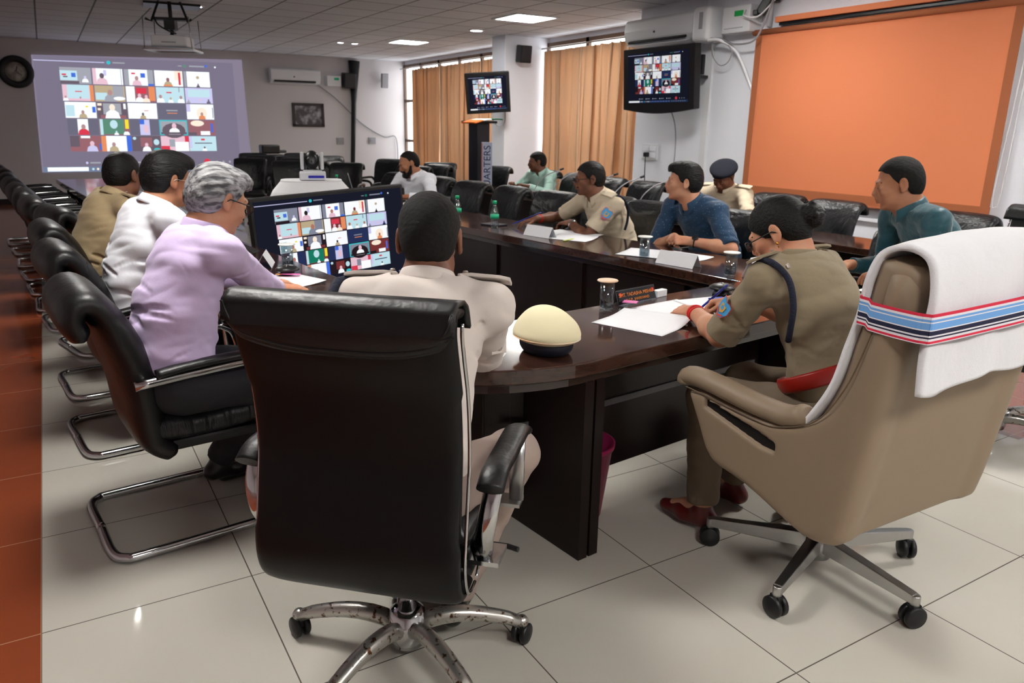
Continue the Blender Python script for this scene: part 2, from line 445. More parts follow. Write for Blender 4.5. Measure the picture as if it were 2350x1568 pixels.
    def noise(s, amp, f=(30, 30, 30), seed=0., ridged=False):
        ii = np.nonzero(np.abs(s.a) < .03)
        x, y, z = (s.ax[i][ii[i]] * f[i] + seed * (1 + .7 * i) for i in range(3))
        n = np.sin(x + 1.9 * np.sin(.73 * z + .4 * y)) * np.sin(.9 * z + 1.7 * np.sin(.61 * y + .3 * x)) + .6 * np.sin(1.9 * y + 2.1 * np.sin(.8 * x) + 1.3 * z) * np.sin(1.4 * x + .5 * z)
        if ridged: n = 1 - 2 * np.abs(n)
        s.a[ii] += (amp * n).astype(np.float32); return s
    def mesh(s, name, mats, smooth=1):
        g = vdb.FloatGrid(.06); g.copyFromArray(s.a)
        pts, quads = g.convertToQuads(0.0)
        pts = np.array(pts) * s.h + s.lo
        me = bpy.data.meshes.new(name)
        q = np.array(quads, dtype=np.int32)
        if len(q) == 0: return me
        me.vertices.add(len(pts)); me.vertices.foreach_set('co', pts.astype(np.float32).ravel())
        me.loops.add(q.size); me.loops.foreach_set('vertex_index', q.ravel())
        me.polygons.add(len(q)); me.polygons.foreach_set('loop_start', np.arange(0, q.size, 4, dtype=np.int32)); me.polygons.foreach_set('loop_total', np.full(len(q), 4, dtype=np.int32))
        for _ in range(smooth):      # one light relaxation pass
            acc = np.zeros_like(pts); cnt = np.zeros(len(pts))
            for e in range(4):
                a_, b_ = q[:, e], q[:, (e + 1) % 4]
                np.add.at(acc, a_, pts[b_]); np.add.at(cnt, a_, 1); np.add.at(acc, b_, pts[a_]); np.add.at(cnt, b_, 1)
            pts = pts * .5 + .5 * acc / np.maximum(cnt, 1)[:, None]
        me.vertices.foreach_set('co', pts.astype(np.float32).ravel())
        me.polygons.foreach_set('use_smooth', np.ones(len(q), dtype=bool))
        me.update(calc_edges=True); me.validate()
        for m in (mats if isinstance(mats, (list, tuple)) else [mats]): me.materials.append(m)
        return me

# ------------------------------------------------------------ people
def N3(v): v = np.array(v, dtype=float); return v / (np.linalg.norm(v) + 1e-12)
def frame(fwd, roll=0.0):
    f = N3(fwd); r = N3(np.cross(f, (0, 0, 1))); u = np.cross(r, f)
    if roll:
        c, s_ = math.cos(roll), math.sin(roll); r, u = r * c + u * s_, u * c - r * s_
    return np.stack([r, f, u], axis=1)          # columns right, forward, up
def ik(S, Wp, l1, l2, pole):
    S = np.array(S, float); Wp = np.array(Wp, float); d = Wp - S; L = np.linalg.norm(d)
    if L > (l1 + l2) * .995: Wp = S + d / L * (l1 + l2) * .995; d = Wp - S; L = np.linalg.norm(d)
    a = (l1 * l1 - l2 * l2 + L * L) / (2 * L); h = math.sqrt(max(l1 * l1 - a * a, 0))
    p = np.array(pole, float); p = p - d * (p @ d) / (L * L); return S + d / L * a + N3(p) * h, Wp
def hand(S, wr, d, n, side, pose, sc=1.0, k=.006):
    """wr wrist, d finger direction, n back-of-hand normal, side +1 when the thumb leaves towards d x n"""
    wr = np.array(wr, float); d = N3(d); n = np.array(n, float); n = N3(n - d * (n @ d)); t = np.cross(d, n) * side
    P = lambda a, b, c=0: wr + (d * a + t * b + n * c) * sc
    curl = {'flat': (.12, .15, .1), 'rest': (.35, .5, .3), 'fist': (1.2, 1.5, .8), 'grip': (.8, 1.1, .5), 'pen': (.75, .95, .4), 'spread': (.25, .35, .25), 'clasp': (.9, 1.0, .5)}[pose]
    lat = (.031, .011, -.010, -.029); ln = (.072, .080, .074, .058); kf = (.086, .089, .085, .077)
    S.cap(wr - d * .02, P(.03, 0), .027 * sc, .03 * sc, k=.02, flat=(n, 1.45))
    for i in range(4):
        S.cap(P(.02, lat[i] * .55), P(kf[i], lat[i]), .0135 * sc, .0115 * sc, k=.012)
        a = 0; p = P(kf[i], lat[i]); spread = lat[i] * (1.6 if pose == 'spread' else .5)
        fd = N3(d + t * spread * 4)
        r = .0092 * sc * (1, 1, .95, .85)[i]
        for j, fr in enumerate((.46, .30, .24)):
            a += curl[j] * (1 + .12 * i * (pose not in ('flat',)))
            q = p + (fd * math.cos(a) - n * math.sin(a)) * ln[i] * fr * sc
            S.cap(p, q, r, r * .93, k=.003); p = q; r *= .93
    th = {'flat': (.9, .55, -.25), 'rest': (.85, .6, -.4), 'fist': (.8, .2, -.7), 'grip': (.8, .3, -.7), 'pen': (.95, .3, -.5), 'spread': (.8, .9, -.2), 'clasp': (.9, .4, -.45)}[pose]
    p0 = P(.022, .02, -.004); v1 = N3(d * th[0] + t * th[1] + n * th[2]); p1 = p0 + v1 * .042 * sc
    v2 = N3(d * (th[0] + .3) + t * (th[1] - .35) + n * (th[2] - .05)); p2 = p1 + v2 * .032 * sc; p3 = p2 + N3(v2 + d * .2 - t * .15) * .024 * sc
    S.cap(p0, p1, .0155 * sc, .0118 * sc, k=.012); S.cap(p1, p2, .0112 * sc, .0098 * sc, k=.004); S.cap(p2, p3, .0098 * sc, .0084 * sc, k=.003)
def head_skin(S, c, R, q=1.0, nose=1.0, jaw=1.0):
    c = np.array(c, float); T = lambda x, y, z: c + R @ (np.array((x, y, z)) * q)
    E_ = lambda p, r, k=.02, op='u': S.ell(T(*p), tuple(v * q for v in r), R, k=k * q, op=op)
    Cp = lambda a, b, ra, rb, k=.01, op='u': S.cap(T(*a), T(*b), ra * q, rb * q, k=k * q, op=op)
    E_((0, -.012, .032), (.075, .094, .084), 0)
    E_((0, .028, -.03), (.059, .064, .076), .03)
    E_((0, .035, -.066), (.045 * jaw, .045, .042), .025)
    E_((0, .073, -.092), (.019, .015, .015), .02)
    for s_ in (-1, 1):
        E_((s_ * .045 * jaw, .012, -.062), (.018, .028, .024), .02)
        E_((s_ * .042, .062, -.022), (.02, .02, .018), .02)
    Cp((-.034, .081, .022), (.034, .081, .022), .0125, .0125, .014)
    for s_ in (-1, 1): E_((s_ * .031, .097, .002), (.019, .014, .012), .012, 's')
    for s_ in (-1, 1): E_((s_ * .031, .079, .002), (.0175, .0125, .0125), .004)
    Cp((0, .089, .014), (0, .103 + .004 * nose, -.026), .0075, .0108 * nose, .010)
    for s_ in (-1, 1): E_((s_ * .0125 * nose, .095, -.029), (.0085, .010, .0078), .005)
    E_((0, .094, -.047), (.024, .012, .012), .012)
    Cp((-.019, .088, -.055), (0, .099, -.0525), .0042, .0062, .004); Cp((.019, .088, -.055), (0, .099, -.0525), .0042, .0062, .004)
    Cp((-.016, .088, -.0625), (0, .096, -.0655), .0045, .0072, .004); Cp((.016, .088, -.0625), (0, .096, -.0655), .0045, .0072, .004)
    Cp((-.024, .099, -.0585), (.024, .099, -.0585), .0014, .0014, .003, 's')
    E_((0, .092, -.079), (.018, .008, .005), .008, 's')
    for s_ in (-1, 1):       # ears
        E_((s_ * .079, -.012, .0), (.0085, .019, .033), .007)
        E_((s_ * .088, -.006, .004), (.007, .010, .018), .006, 's')
        E_((s_ * .079, -.004, -.026), (.0075, .009, .010), .006)
def head_hair(S, c, R, q, style):
    c = np.array(c, float); T = lambda x, y, z: c + R @ (np.array((x, y, z)) * q)
    E_ = lambda p, r, k=.02, op='u': S.ell(T(*p), tuple(v * q for v in r), R, k=k * q, op=op)
    t = {'buzz': .004, 'short': .009, 'full': .016, 'gray': .015, 'bun': .010, 'thin': .005, 'cap': .004}[style]
    if style in ('full', 'gray'):
        E_((0, -.012, .034), (.075 + t * .8, .094 + t, .084 + t), 0)
        E_((.012, .045, .088), (.058, .058, .036), .03)       # swept front
        E_((0, -.05, -.01), (.066 + t * .5, .058 + t * .5, .07), .03)
    else:
        E_((0, -.012, .032), (.075 + t * .7, .094 + t, .084 + t), 0)
        E_((0, -.052, -.012), (.062 + t * .6, .052 + t * .8, .066), .03)
    if style == 'buzz': E_((0, -.006, .05), (.072, .088, .074), .02)
    # carve away the face and the sides below the hairline (head coordinates)
    sl, (X, Y, Z) = s_all(S)
    x, y, z = X - c[0], Y - c[1], Z - c[2]
    lx = (x * R[0, 0] + y * R[1, 0] + z * R[2, 0]) / q; ly = (x * R[0, 1] + y * R[1, 1] + z * R[2, 1]) / q; lz = (x * R[0, 2] + y * R[1, 2] + z * R[2, 2]) / q
    hl = {'thin': ((-.12, -.075), (-.05, -.06), (-.02, -.01), (.004, .02), (.02, .06), (.045, .085), (.07, .105), (.14, .14)),
          'buzz': ((-.12, -.08), (-.05, -.07), (-.022, -.012), (.004, .004), (.028, .03), (.042, .058), (.066, .076), (.14, .084)),
          'bun': ((-.12, -.095), (-.05, -.09), (-.022, -.02), (.006, -.012), (.03, -.006), (.055, .03), (.082, .062), (.14, .072))}.get(style,
          ((-.12, -.078), (-.05, -.074), (-.022, -.02), (.004, -.006), (.03, .012), (.042, .042), (.066, .064), (.14, .068)))
    line = np.interp(ly, [a for a, b in hl], [b for a, b in hl]).astype(np.float32)
    wob = .003 * np.sin(90 * lx + 40 * ly)
    S.a = np.maximum(S.a, (line + wob - lz) * .8 * q).astype(np.float32)
    for s_ in (-1, 1):       # around the ears
        E_((s_ * .088, -.008, -.004), (.022, .019, .033), .004, 's')
    if style == 'bun':
        cb = T(0, -.125, -.002)
        S.ell(cb, (.045 * q, .036 * q, .045 * q), R, k=.012)
        for a in range(9):
            an = a * 2.4; S.ell(T(.034 * math.cos(an), -.138 + .006 * math.sin(3 * an), -.002 + .034 * math.sin(an)), (.013, .012, .013), R, k=.004)
def s_all(S):
    return (slice(None),) * 3, S.xyz()
def relmesh(me, base):
    me.transform(Matrix.Translation(-Vector(base))); return me
def person(label, head, hf, pelvis, heading, armL, armR, skin, shirt, pants, shoes='blackshoe', hair='short', hairm='hair', sleeve='short', wide=1.0, belly=1.0, res=.005, roll=0.0, q=1.0, tuck=True, collar=True, knees=None, nose=1.0, jaw=1.0, moustache=False, beard=False, neck_drop=.10, curve=.03, sc=1.0, body_h=None):
    head = np.array(head, float); P = np.array(pelvis, float); R = frame(hf, roll); q = q
    h2 = N3((heading[0], heading[1], 0)); rt = np.array((h2[1], -h2[0], 0.))
    base = Vector((P[0], P[1], 0))
    root = thing('person', label, 'person', base, 0)
    # the neck leaves the skull backwards and down
    skull = head + R @ np.array((0, -.03, -.06)) * q
    N = head + R @ np.array((0, -.045, 0)) * q - h2 * .02 + np.array((0, 0, -neck_drop - .02))
    sp = N - P; L = np.linalg.norm(sp); s1 = sp / L; fr = N3(np.cross(s1, -rt)); fr = fr if fr @ h2 > 0 else -fr
    tor = np.stack([rt, fr, s1], axis=1)
    back = -fr * curve
    lo_c, mid, ch = P + sp * .18 + back * .3, P + sp * .45 + back, P + sp * .74 + back * .6
    sw = .178 * wide
    Sh = {'R': N - s1 * .055 + rt * sw, 'L': N - s1 * .055 - rt * sw}
    arms = {}
    for sd, A in (('L', armL), ('R', armR)):
        out = rt * (1 if sd == 'R' else -1)
        S0 = Sh[sd] + (N3(np.array(A['w']) - Sh[sd]) * .02)
        e, w = ik(S0, A['w'], .285 * sc, .25 * sc, A.get('pole', out * .7 - h2 * .3 - np.array((0, 0, 1.))))
        arms[sd] = (S0, e, w)
    kn, an = {}, {}
    for sd in 'LR':
        o = 1 if sd == 'R' else -1
        if knees and sd in knees: kn[sd], an[sd] = (np.array(a, float) for a in knees[sd])
        else:
            kn[sd] = P + h2 * .43 + rt * o * .11; kn[sd][2] = .5; an[sd] = kn[sd] + h2 * .0; an[sd][2] = .1
    pts = [head, P] + [x for a in arms.values() for x in a] + list(kn.values()) + list(an.values())
    lo = np.min(pts, axis=0) - .24; hi = np.max(pts, axis=0) + .24; lo[2] = -.02
    # --- skin: one continuous surface
    S = SDF(lo, hi, res)
    head_skin(S, head, R, q, nose, jaw)
    na0 = N3(skull - N)
    S.cap(skull, N - na0 * .01, .053 * q, .0575, k=.025); S.cap(N, ch, .07, .09, k=.04); S.cap(ch, P, .09, .10, k=.04)
    for sd in 'LR':
        S0, e, w = arms[sd]; A = armL if sd == 'L' else armR
        S.cap(N - s1 * .06, S0, .045, .045, k=.03); S.cap(S0, e, .047, .039, k=.02)
        m = e + (w - e) * .35
        S.cap(e, m, .038, .041, k=.015); S.cap(m, w, .040, .026, k=.02)
        d = N3(A.get('d', w - e)); hand(S, w + d * .005, d, A.get('n', (0, 0, 1)), -1 if sd == 'R' else 1, A.get('pose', 'rest'), sc=.97)
        S.cap(P + (0.08 if sd == 'R' else -.08) * rt, kn[sd], .07, .055, k=.03); S.cap(kn[sd], an[sd], .052, .034, k=.02)
        S.cap(an[sd], an[sd] + h2 * .12 - np.array((0, 0, .055)), .034, .026, k=.02)
    link('body', relmesh(S.mesh('body', M[skin]), base), root)
    # --- hair
    H = SDF(head - .17 * q, head + .17 * q, min(res, .0035))
    head_hair(H, head, R, q, hair); 
    if hair in ('full', 'gray', 'short'): H.noise(.0011 if hair != 'gray' else .002, (40, 120, 85), 1.3)
    if hair == 'buzz': H.noise(.0007, (230, 210, 220), 1)
    ho = link('hair', relmesh(H.mesh('hair', M[hairm], smooth=0 if hair == 'buzz' else 1), base), root)
    T = lambda x, y, z: Vector(head + R @ (np.array((x, y, z)) * q)) - base
    Rm = Matrix(R.tolist())
    eb = MB()
    for s_ in (-1, 1):
        eb.tube([T(s_ * .047, .0745, .024), T(s_ * .034, .0895, .0275), T(s_ * .014, .0925, .0225)], [.0022, .0036, .003], 6)
    eb.build('eyebrows', M[hairm if hairm != 'hair_short' else 'hair'], root)
    for s_ in (-1, 1):
        e = MB(); e.lathe([(0, .0115)] + [(.0115 * math.sin(a * PI / 10), .0115 * math.cos(a * PI / 10)) for a in range(1, 10)] + [(0, -.0115)], 14, T(s_ * .031, .0812, .001), Rm @ Matrix.Diagonal((1.0, 1.0, .5)))
        e.lathe([(.0, .0009), (.0040, .0004), (.0046, -.001)], 12, T(s_ * .031, .0922, .001), Rm @ Matrix.Rotation(-PI / 2, 3, 'X'), mi=1)
        e.build('eye', [M['eyewhite'], M['iris']], root)
    if moustache:
        b = SDF(head - .16, head + .16, .003)
        Cp = lambda a, b_, ra, rb: b.cap(head + R @ np.array(a), head + R @ np.array(b_), ra, rb, k=.004)
        for s_ in (-1, 1): Cp((s_ * .003, .101, -.0445), (s_ * .026, .088, -.052), .0066, .0052)
        b.noise(.0006, (300, 300, 300)); link('moustache', relmesh(b.mesh('moustache', M['hair']), base), root)
    if beard:
        b = SDF(head - .17, head + .17, .0035)
        Cp = lambda a, b_, ra, rb, k=.012, op='u': b.cap(head + R @ np.array(a), head + R @ np.array(b_), ra, rb, k=k, op=op)
        for s_ in (-1, 1):
            Cp((s_ * .066, .012, -.025), (s_ * .052, .03, -.07), .012, .02); Cp((s_ * .052, .03, -.07), (s_ * .018, .075, -.1), .02, .026)
            Cp((s_ * .003, .103, -.044), (s_ * .03, .085, -.055), .008, .008); Cp((s_ * .03, .085, -.055), (s_ * .024, .075, -.085), .009, .016)
        Cp((-.016, .082, -.096), (.016, .082, -.096), .024, .024)
        b.noise(.0012, (200, 200, 200)); link('beard', relmesh(b.mesh('beard', M['hair_short']), base), root)
    # --- shirt
    pt = [head - np.array((0, 0, .05)), P - np.array((0, 0, .1))] + [arms[s_][0] for s_ in 'LR'] + [arms[s_][1] for s_ in 'LR'] + ([arms[s_][2] for s_ in 'LR'] if sleeve == 'long' else [])
    C_ = SDF(np.min(pt, axis=0) - .2, np.max(pt, axis=0) + .14, res)
    C_.ell(lo_c, (.168 * wide, .128 * belly, .16), tor, k=0); C_.ell(mid + fr * .01 * belly, (.160 * wide, .124 * belly, .17), tor, k=.05); C_.ell(ch, (.168 * wide, .118, .165), tor, k=.05)
    C_.cap(Sh['L'] + s1 * -.005, Sh['R'] + s1 * -.005, .062, .062, k=.04)
    for sd in 'LR': C_.cap(N + s1 * .0, Sh[sd] + s1 * .012, .052, .05, k=.035)
    for sd in 'LR':
        S0, e, w = arms[sd]
        if sleeve == 'long':
            C_.cap(S0, e, .063, .053, k=.03); e2 = e + (w - e) * .88; C_.cap(e, e2, .052, .04, k=.015)
            C_.rbox(e2 + N3(w - e) * .05, (.07, .07, .05), .005, frame(N3(w - e) + 1e-3)[:, [0, 2, 1]], op='s')
            C_.cap(e2 - N3(w - e) * .03, e2 - N3(w - e) * .001, .041, .041, k=.002)
            C_.rbox(e2 + N3(w - e) * .052, (.07, .07, .05), .005, frame(N3(w - e) + 1e-3)[:, [0, 2, 1]], op='s')
        else:
            u_ = N3(e - S0); e2 = S0 + (e - S0) * (.82 if sleeve == 'short' else 1.02)
            C_.cap(S0, e2, .060, .058 if wide < 1.0 else .061, k=.03)
            C_.rbox(e2 + u_ * .03, (.075, .075, .05), .004, frame(u_ + 1e-3)[:, [0, 2, 1]], op='s')
    na = N3(skull - N); nr = N3(np.cross(na, (0, 0, 1)) + rt * .01) if abs(na[2]) < .9 else rt; tn = N3(na + h2 * .22)
    if collar:
        C_.cap(N - na * .03, N + na * .035, .068, .060, k=.018)
        C_.rbox(N + na * .014 + tn * .06, (.09, .09, .06), .004, frame(tn + 1e-3)[:, [0, 2, 1]], k=.003, op='s')
        C_.cap(N - na * .01, N + na * .09, .0595, .0575, k=.002, op='s')
        C_.cap(N + h2 * .06 + na * .05, N + h2 * .085 - na * .05, .02, .008, k=.008, op='s')
    rr = random.Random(len(label) * 13 + 5)
    for i in range(15):          # creases pressed into the cloth
        t0 = rr.uniform(.10, .74); a0 = rr.uniform(-2.9, -.25); a1 = a0 + rr.choice((-1, 1)) * rr.uniform(.45, .95); dz = rr.uniform(-.05, .07); pts_ = []
        for j in range(6):
            f = j / 5; a_ = a0 + (a1 - a0) * f; cc = P + sp * (t0 + dz * f / .5 + .012 * math.sin(3 * f)) + back * .6
            pts_.append(cc + rt * (.171 * wide * math.cos(a_)) + fr * (.134 * (belly * .5 + .5) * math.sin(a_)))
        for j in range(5): C_.cap(pts_[j], pts_[j + 1], .0055 * math.sin(PI * (j + .3) / 5.6) + .001, .0055 * math.sin(PI * (j + 1.3) / 5.6) + .001, k=.013, op='s')
    for sd in 'LR':
        S0, e, w = arms[sd]; u_ = N3(e - S0); q1 = N3(np.cross(u_, (.3, .2, 1))); q2 = np.cross(u_, q1)
        for i in range(7):
            a0 = rr.uniform(0, 6.28); t0 = rr.uniform(.25, .95); pr_ = None
            for j in range(5):
                a_ = a0 + j * .32; c_ = S0 + (e - S0) * (t0 + .03 * j * (1 if i % 2 else -1)) + (q1 * math.cos(a_) + q2 * math.sin(a_)) * .063
                if pr_ is not None: C_.cap(pr_, c_, .004, .004, k=.010, op='s')
                pr_ = c_
    C_.plane(P + s1 * -.02 if tuck else P - s1 * .09, -s1, k=.01)
    C_.noise(.0036, (17, 14, 23), label.__len__() * .37); C_.noise(.0016, (38, 33, 52), 2.1 + len(label))
    C_.noise(.0013, (12, 20, 42), .7 * len(label), ridged=True)
    link('shirt', relmesh(C_.mesh('shirt', M[shirt]), base), root)
    if collar:
        cz = na; cx_ = N3(np.cross(h2, cz)); cy_ = np.cross(cz, cx_)      # cy_ points to the throat
        pf = ((.0605, -.012), (.0615, .018), (.0640, .031), (.0685, .033), (.0745, .018), (.0815, -.006))
        def cf(u, v):
            a_ = -PI / 2 + (u - .5) * 2 * math.radians(163); k = v * 5; i = min(int(k), 4); f_ = k - i
            r_ = pf[i][0] * (1 - f_) + pf[i + 1][0] * f_; z_ = pf[i][1] * (1 - f_) + pf[i + 1][1] * f_
            e_ = abs(u - .5) * 2; z_ -= .020 * e_ ** 2; tip = max(0, (e_ - .72) / .28) * max(0, v - .6) / .4
            r_ += .012 * tip; z_ -= .028 * tip
            return tuple(N + na * .008 + cx_ * r_ * math.cos(a_) * 1.02 + cy_ * (r_ * math.sin(a_) * 1.05 + .002) + cz * z_ - np.array(base))
        MB().grid(cf, 40, 10).build('collar', M[shirt], root, solid=.0026)
    # --- trousers
    pt = [P] + list(kn.values()) + list(an.values())
    lo = np.min(pt, axis=0) - .17; lo[2] = 0; hi = np.max(pt, axis=0) + .2; hi[2] = P[2] + .12
    K = SDF(lo, hi, max(res, .005))
    K.ell(P + np.array((0, 0, .0)), (.168 * wide, .135 * belly, .115), np.stack([rt, h2, (0, 0, 1)], axis=1), k=0)
    for sd in 'LR':
        o = 1 if sd == 'R' else -1
        K.cap(P + rt * o * .085 + np.array((0, 0, -.01)), kn[sd], .092 * wide, .072, k=.03); K.cap(kn[sd], an[sd], .07, .058, k=.02)
        K.plane(an[sd] + np.array((0, 0, .01)), (an[sd] - kn[sd]), box=(an[sd] - .1, an[sd] + np.array((.1, .1, .03))))
    K.plane(P + np.array((0, 0, .1)), (0, 0, 1))
    K.noise(.003, (26, 26, 22), 3 + len(label)); K.noise(.0015, (40, 40, 60), 1)
    link('trousers', relmesh(K.mesh('trousers', M[pants]), base), root)
    for sd in 'LR':
        a = an[sd]; f = h2
        Fs = SDF(a + np.array((-.2, -.2, -.12)), a + np.array((.2, .2, .08)), .005)
        g0 = np.array((a[0], a[1], 0)); zo = max(a[2] - .09, 0)
        up = np.array((0, 0, 1.))
        Fs.cap(g0 - f * .035 + up * (.036 + zo), g0 + f * .07 + up * (.034 + zo), .036, .04, k=.0); Fs.cap(g0 + f * .07 + up * (.032 + zo), g0 + f * .165 + up * (.022 + zo), .04, .024, k=.02)
        Fs.cap(a - up * .02, a - up * .005, .043, .04, k=.02)
        Fs.plane((0, 0, .003 + zo), (0, 0, -1)); Fs.plane(a + up * .012, (0, 0, 1))
        link('shoe', relmesh(Fs.mesh('shoe', M[shoes]), base), root)
    return dict(root=root, base=base, head=head, R=R, T=T, N=N, Sh=Sh, arms=arms, s1=s1, rt=rt, fr=fr, h2=h2, P=P, ch=ch, mid=mid, lo=lo_c, tor=tor, wide=wide, q=q)
def spectacles(p, wire=False, tilt=.0):
    T = p['T']; b = MB(); g = MB(); r = .0013 if wire else .0022
    for s_ in (-1, 1):
        pts = []
        for i in range(16):
            a = 2 * PI * i / 16; ca, sa = math.cos(a), math.sin(a)
            pts.append(T(s_ * .033 + .025 * math.copysign(abs(ca) ** .7, ca), .108 - .1 * (abs(s_ * .033 + .025 * ca) ** 1.6), .0 + .0165 * math.copysign(abs(sa) ** .7, sa)))
        b.tube(pts, r, 6, closed=True); g.add(pts, [tuple(range(16))], 0, False)
        b.tube([T(s_ * .058, .1, .006), T(s_ * .074, .085, .008), T(s_ * .083, .03, .008), T(s_ * .084, -.005, .008), T(s_ * .084, -.022, -.006)], r, 6)
    b.tube([T(-.009, .112, .004), T(0, .116, .007), T(.009, .112, .004)], r, 6)
    f = b.build('spectacles', M['steel'] if wire else M['blackplastic'], p['root']); g.build('lenses', M['lens'], f)
def wristband(p, side, name, mats, w=.014, r=.031, at=.06, rings=1, face=None, fr=.018):
    S0, e, wv = p['arms'][side]; d = Vector(N3(wv - e)); b = MB()
    c = Vector(wv) - d * at - p['base']
    up = Vector((0, 0, 1)); n = (up - d * up.dot(d)).normalized(); s_ = d.cross(n)
    for k in range(rings):
        cc = c - d * (k * w * 1.15); rr = r + .002 * (k % 2)
        b.tube([cc + n * math.cos(a * PI / 10) * rr * .92 + s_ * math.sin(a * PI / 10) * rr for a in range(20)], w / 2, 6, closed=True, flat=(1, .25) if rings == 1 else (1, 1))
    o = b.build(name, mats[0], p['root'])
    if face is not None:
        f = MB(); fn = (n * face[0] + s_ * face[1]).normalized(); Rm = fn.to_track_quat('Z', 'Y').to_matrix()
        f.lathe([(0, 0), (fr, 0), (fr, .007), (fr - .003, .009), (0, .009)], 20, c + fn * (r - .002), Rm); f.build('watch_face', mats[1], o)
    return o

# ------------------------------------------------------------ the room
XL, XR, XW, YN, YB, ZC = -3.2, 6.15, 6.95, -3.0, 16.2, 2.8
fm = MB(); fm.quad([(-.195, YN, 0), (XW, YN, 0), (XW, YB, 0), (-.195, YB, 0)]); fm.quad([(XL, YN, 0), (-.195, YN, 0), (-.195, YB, 0), (XL, YB, 0)], 1)
fm.quad([(3.95, 1.66, .0006), (5.3, 1.66, .0006), (5.3, 2.26, .0006), (3.95, 2.26, .0006)], 1)
fm.box((1.8, 6.6, -.05), (10.4, 19.4, .098))
struct('floor', fm, [M['floor'], M['floorbrown']])
struct('ceiling', MB().box((1.85, 6.6, ZC + .05), (10.4, 19.4, .1)), M['ceiling'])
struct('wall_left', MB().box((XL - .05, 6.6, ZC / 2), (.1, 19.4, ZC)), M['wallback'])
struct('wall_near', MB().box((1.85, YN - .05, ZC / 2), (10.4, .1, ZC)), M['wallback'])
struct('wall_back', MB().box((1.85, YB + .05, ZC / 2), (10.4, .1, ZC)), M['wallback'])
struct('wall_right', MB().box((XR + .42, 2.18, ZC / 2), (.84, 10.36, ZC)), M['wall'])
struct('pillar', MB().box((XR + .42, 10.7, ZC / 2), (.84, .4, ZC)), M['wall'], bevel=.008)
struct('wall_windowside', MB().box((XW + .06, 11.8, .22), (.12, 8.9, .44)).box((XW + .06, 11.8, 2.765), (.12, 8.9, .07)), M['wall'])
struct('baseboard_back', MB().box((1.6, YB - .012, .05), (9.6, .024, .1)), M['woodside'])
for k, (y0, y1, n) in enumerate(((7.36, 10.5, 3), (10.9, 16.2, 6))):
    fr = MB(); z0, z1 = .44, 2.73; w = (y1 - y0) / n
    for i in range(n + 1): fr.box((XW - .005, y0 + i * w, (z0 + z1) / 2), (.05, .07 if i % 2 == 0 else .05, z1 - z0))
    for z in (z0 + .03, 1.14, 1.98, z1 - .03): fr.box((XW - .005, (y0 + y1) / 2, z), (.05, y1 - y0, .055))
    f = struct('window_%d' % (k + 1), fr, M['winframe'])
    for i in range(n):
        MB().box((XW, y0 + (i + .5) * w, (z0 + z1) / 2), (.006, w - .06, z1 - z0)).build('pane', M['pane'], f)
# curtains: pleated cloth hung from a rail
def curtain(y0, y1, label, x=6.82, ztop=2.6, zbot=.1, seed=0, pull=0.0, dens=8.5):
    rnd = random.Random(seed); ph = [rnd.uniform(0, 6.3) for _ in range(6)]
    n = int((y1 - y0) * 110)
    def f(u, t):
        y = y0 + (y1 - y0) * u; z = ztop + (zbot - ztop) * t
        a = u * (y1 - y0) * dens * 2 * PI / 1.6
        amp = .05 + .02 * math.sin(3 * a / 7 + ph[0]); gather = .7 + .5 * t
        yy = y + .045 * math.sin(2 * (a + ph[2] + .35 * math.sin(3.2 * t + a * .2)) + .6 * math.sin(a * .37)) * (.55 + .45 * math.sin(a * .23 + ph[5])) + pull * math.sin(t * PI * .9) * (u - .5) * .5 + .012 * math.sin(a * 2 + ph[1]) + .012 * math.sin(5 * t + a * .31 + ph[4])
        xx = x + amp * gather * math.sin(a + ph[2] + .35 * math.sin(3.2 * t + a * .2)) + .014 * math.sin(a * 2.3 + ph[3] + 1.4 * t)
        return (xx, yy, z - .012 * abs(math.sin(a * .5)) * (1 - t) ** 8)
    m = MB().grid(f, n, 14)
    o = m.build('curtain', M['curtain'], solid=.002); tag(o, label, 'curtain', 'tan curtains along the window wall')
cl = ['tan pleated curtain at the far end of the window wall, beside the bare pane', 'tan pleated curtain second from the far end of the window wall',
      'tan pleated curtain behind the black kiosk and left of the pillar', 'tan pleated curtain just right of the pillar with a slit of light', 'wide tan curtain hanging beside the wall television']
curtain(14.15, 15.45, cl[0], seed=1); curtain(12.55, 14.05, cl[1], seed=2); curtain(10.94, 12.42, cl[2], seed=3)
curtain(9.35, 10.46, cl[3], seed=4, pull=-.06); curtain(7.42, 9.28, cl[4], seed=5)
for (y0, y1, lb) in ((7.38, 10.48, 'thin metal curtain rail over the window between pillar and television'), (10.92, 16.1, 'thin metal curtain rail over the far window')):
    o = MB().tube([(6.80, y0, 2.635), (6.80, y1, 2.635)], .011, 8).build('curtain_rail', M['curtainrail']); tag(o, lb, 'curtain rail')
# ceiling lights (square panels and round downlights): the lamps of the room, plus added unseen fill panels
PAN = emis('panel_light_diffuser', (255, 252, 246), 60.0); DWN = emis('downlight_diffuser', (245, 248, 255), 45.0)
def panel(x, y, s, label, visible=True):
    t = thing('ceiling_panel_light', label, 'ceiling light', (x, y, ZC), group='square ceiling panel lights')
    f = MB()
    for a, b, c_, d in ((0, s / 2 + .02, s + .08, .04), (0, -s / 2 - .02, s + .08, .04)): f.box((a, b, -.006), (c_, d, .012)); f.box((b, a, -.006), (d, s, .012))
    f.build('frame', M['whiteplastic'], t); MB().box((0, 0, -.004), (s, s, .006)).build('diffuser', PAN, t)
panel(5.45, 8.8, .56, 'bright square ceiling panel nearest the wall television and air conditioner')
panel(5.4, 12.4, .5, 'smaller looking square ceiling panel farther back over the window side')
panel(4.6, 4.7, .56, 'square ceiling panel above the right arm of the conference table')
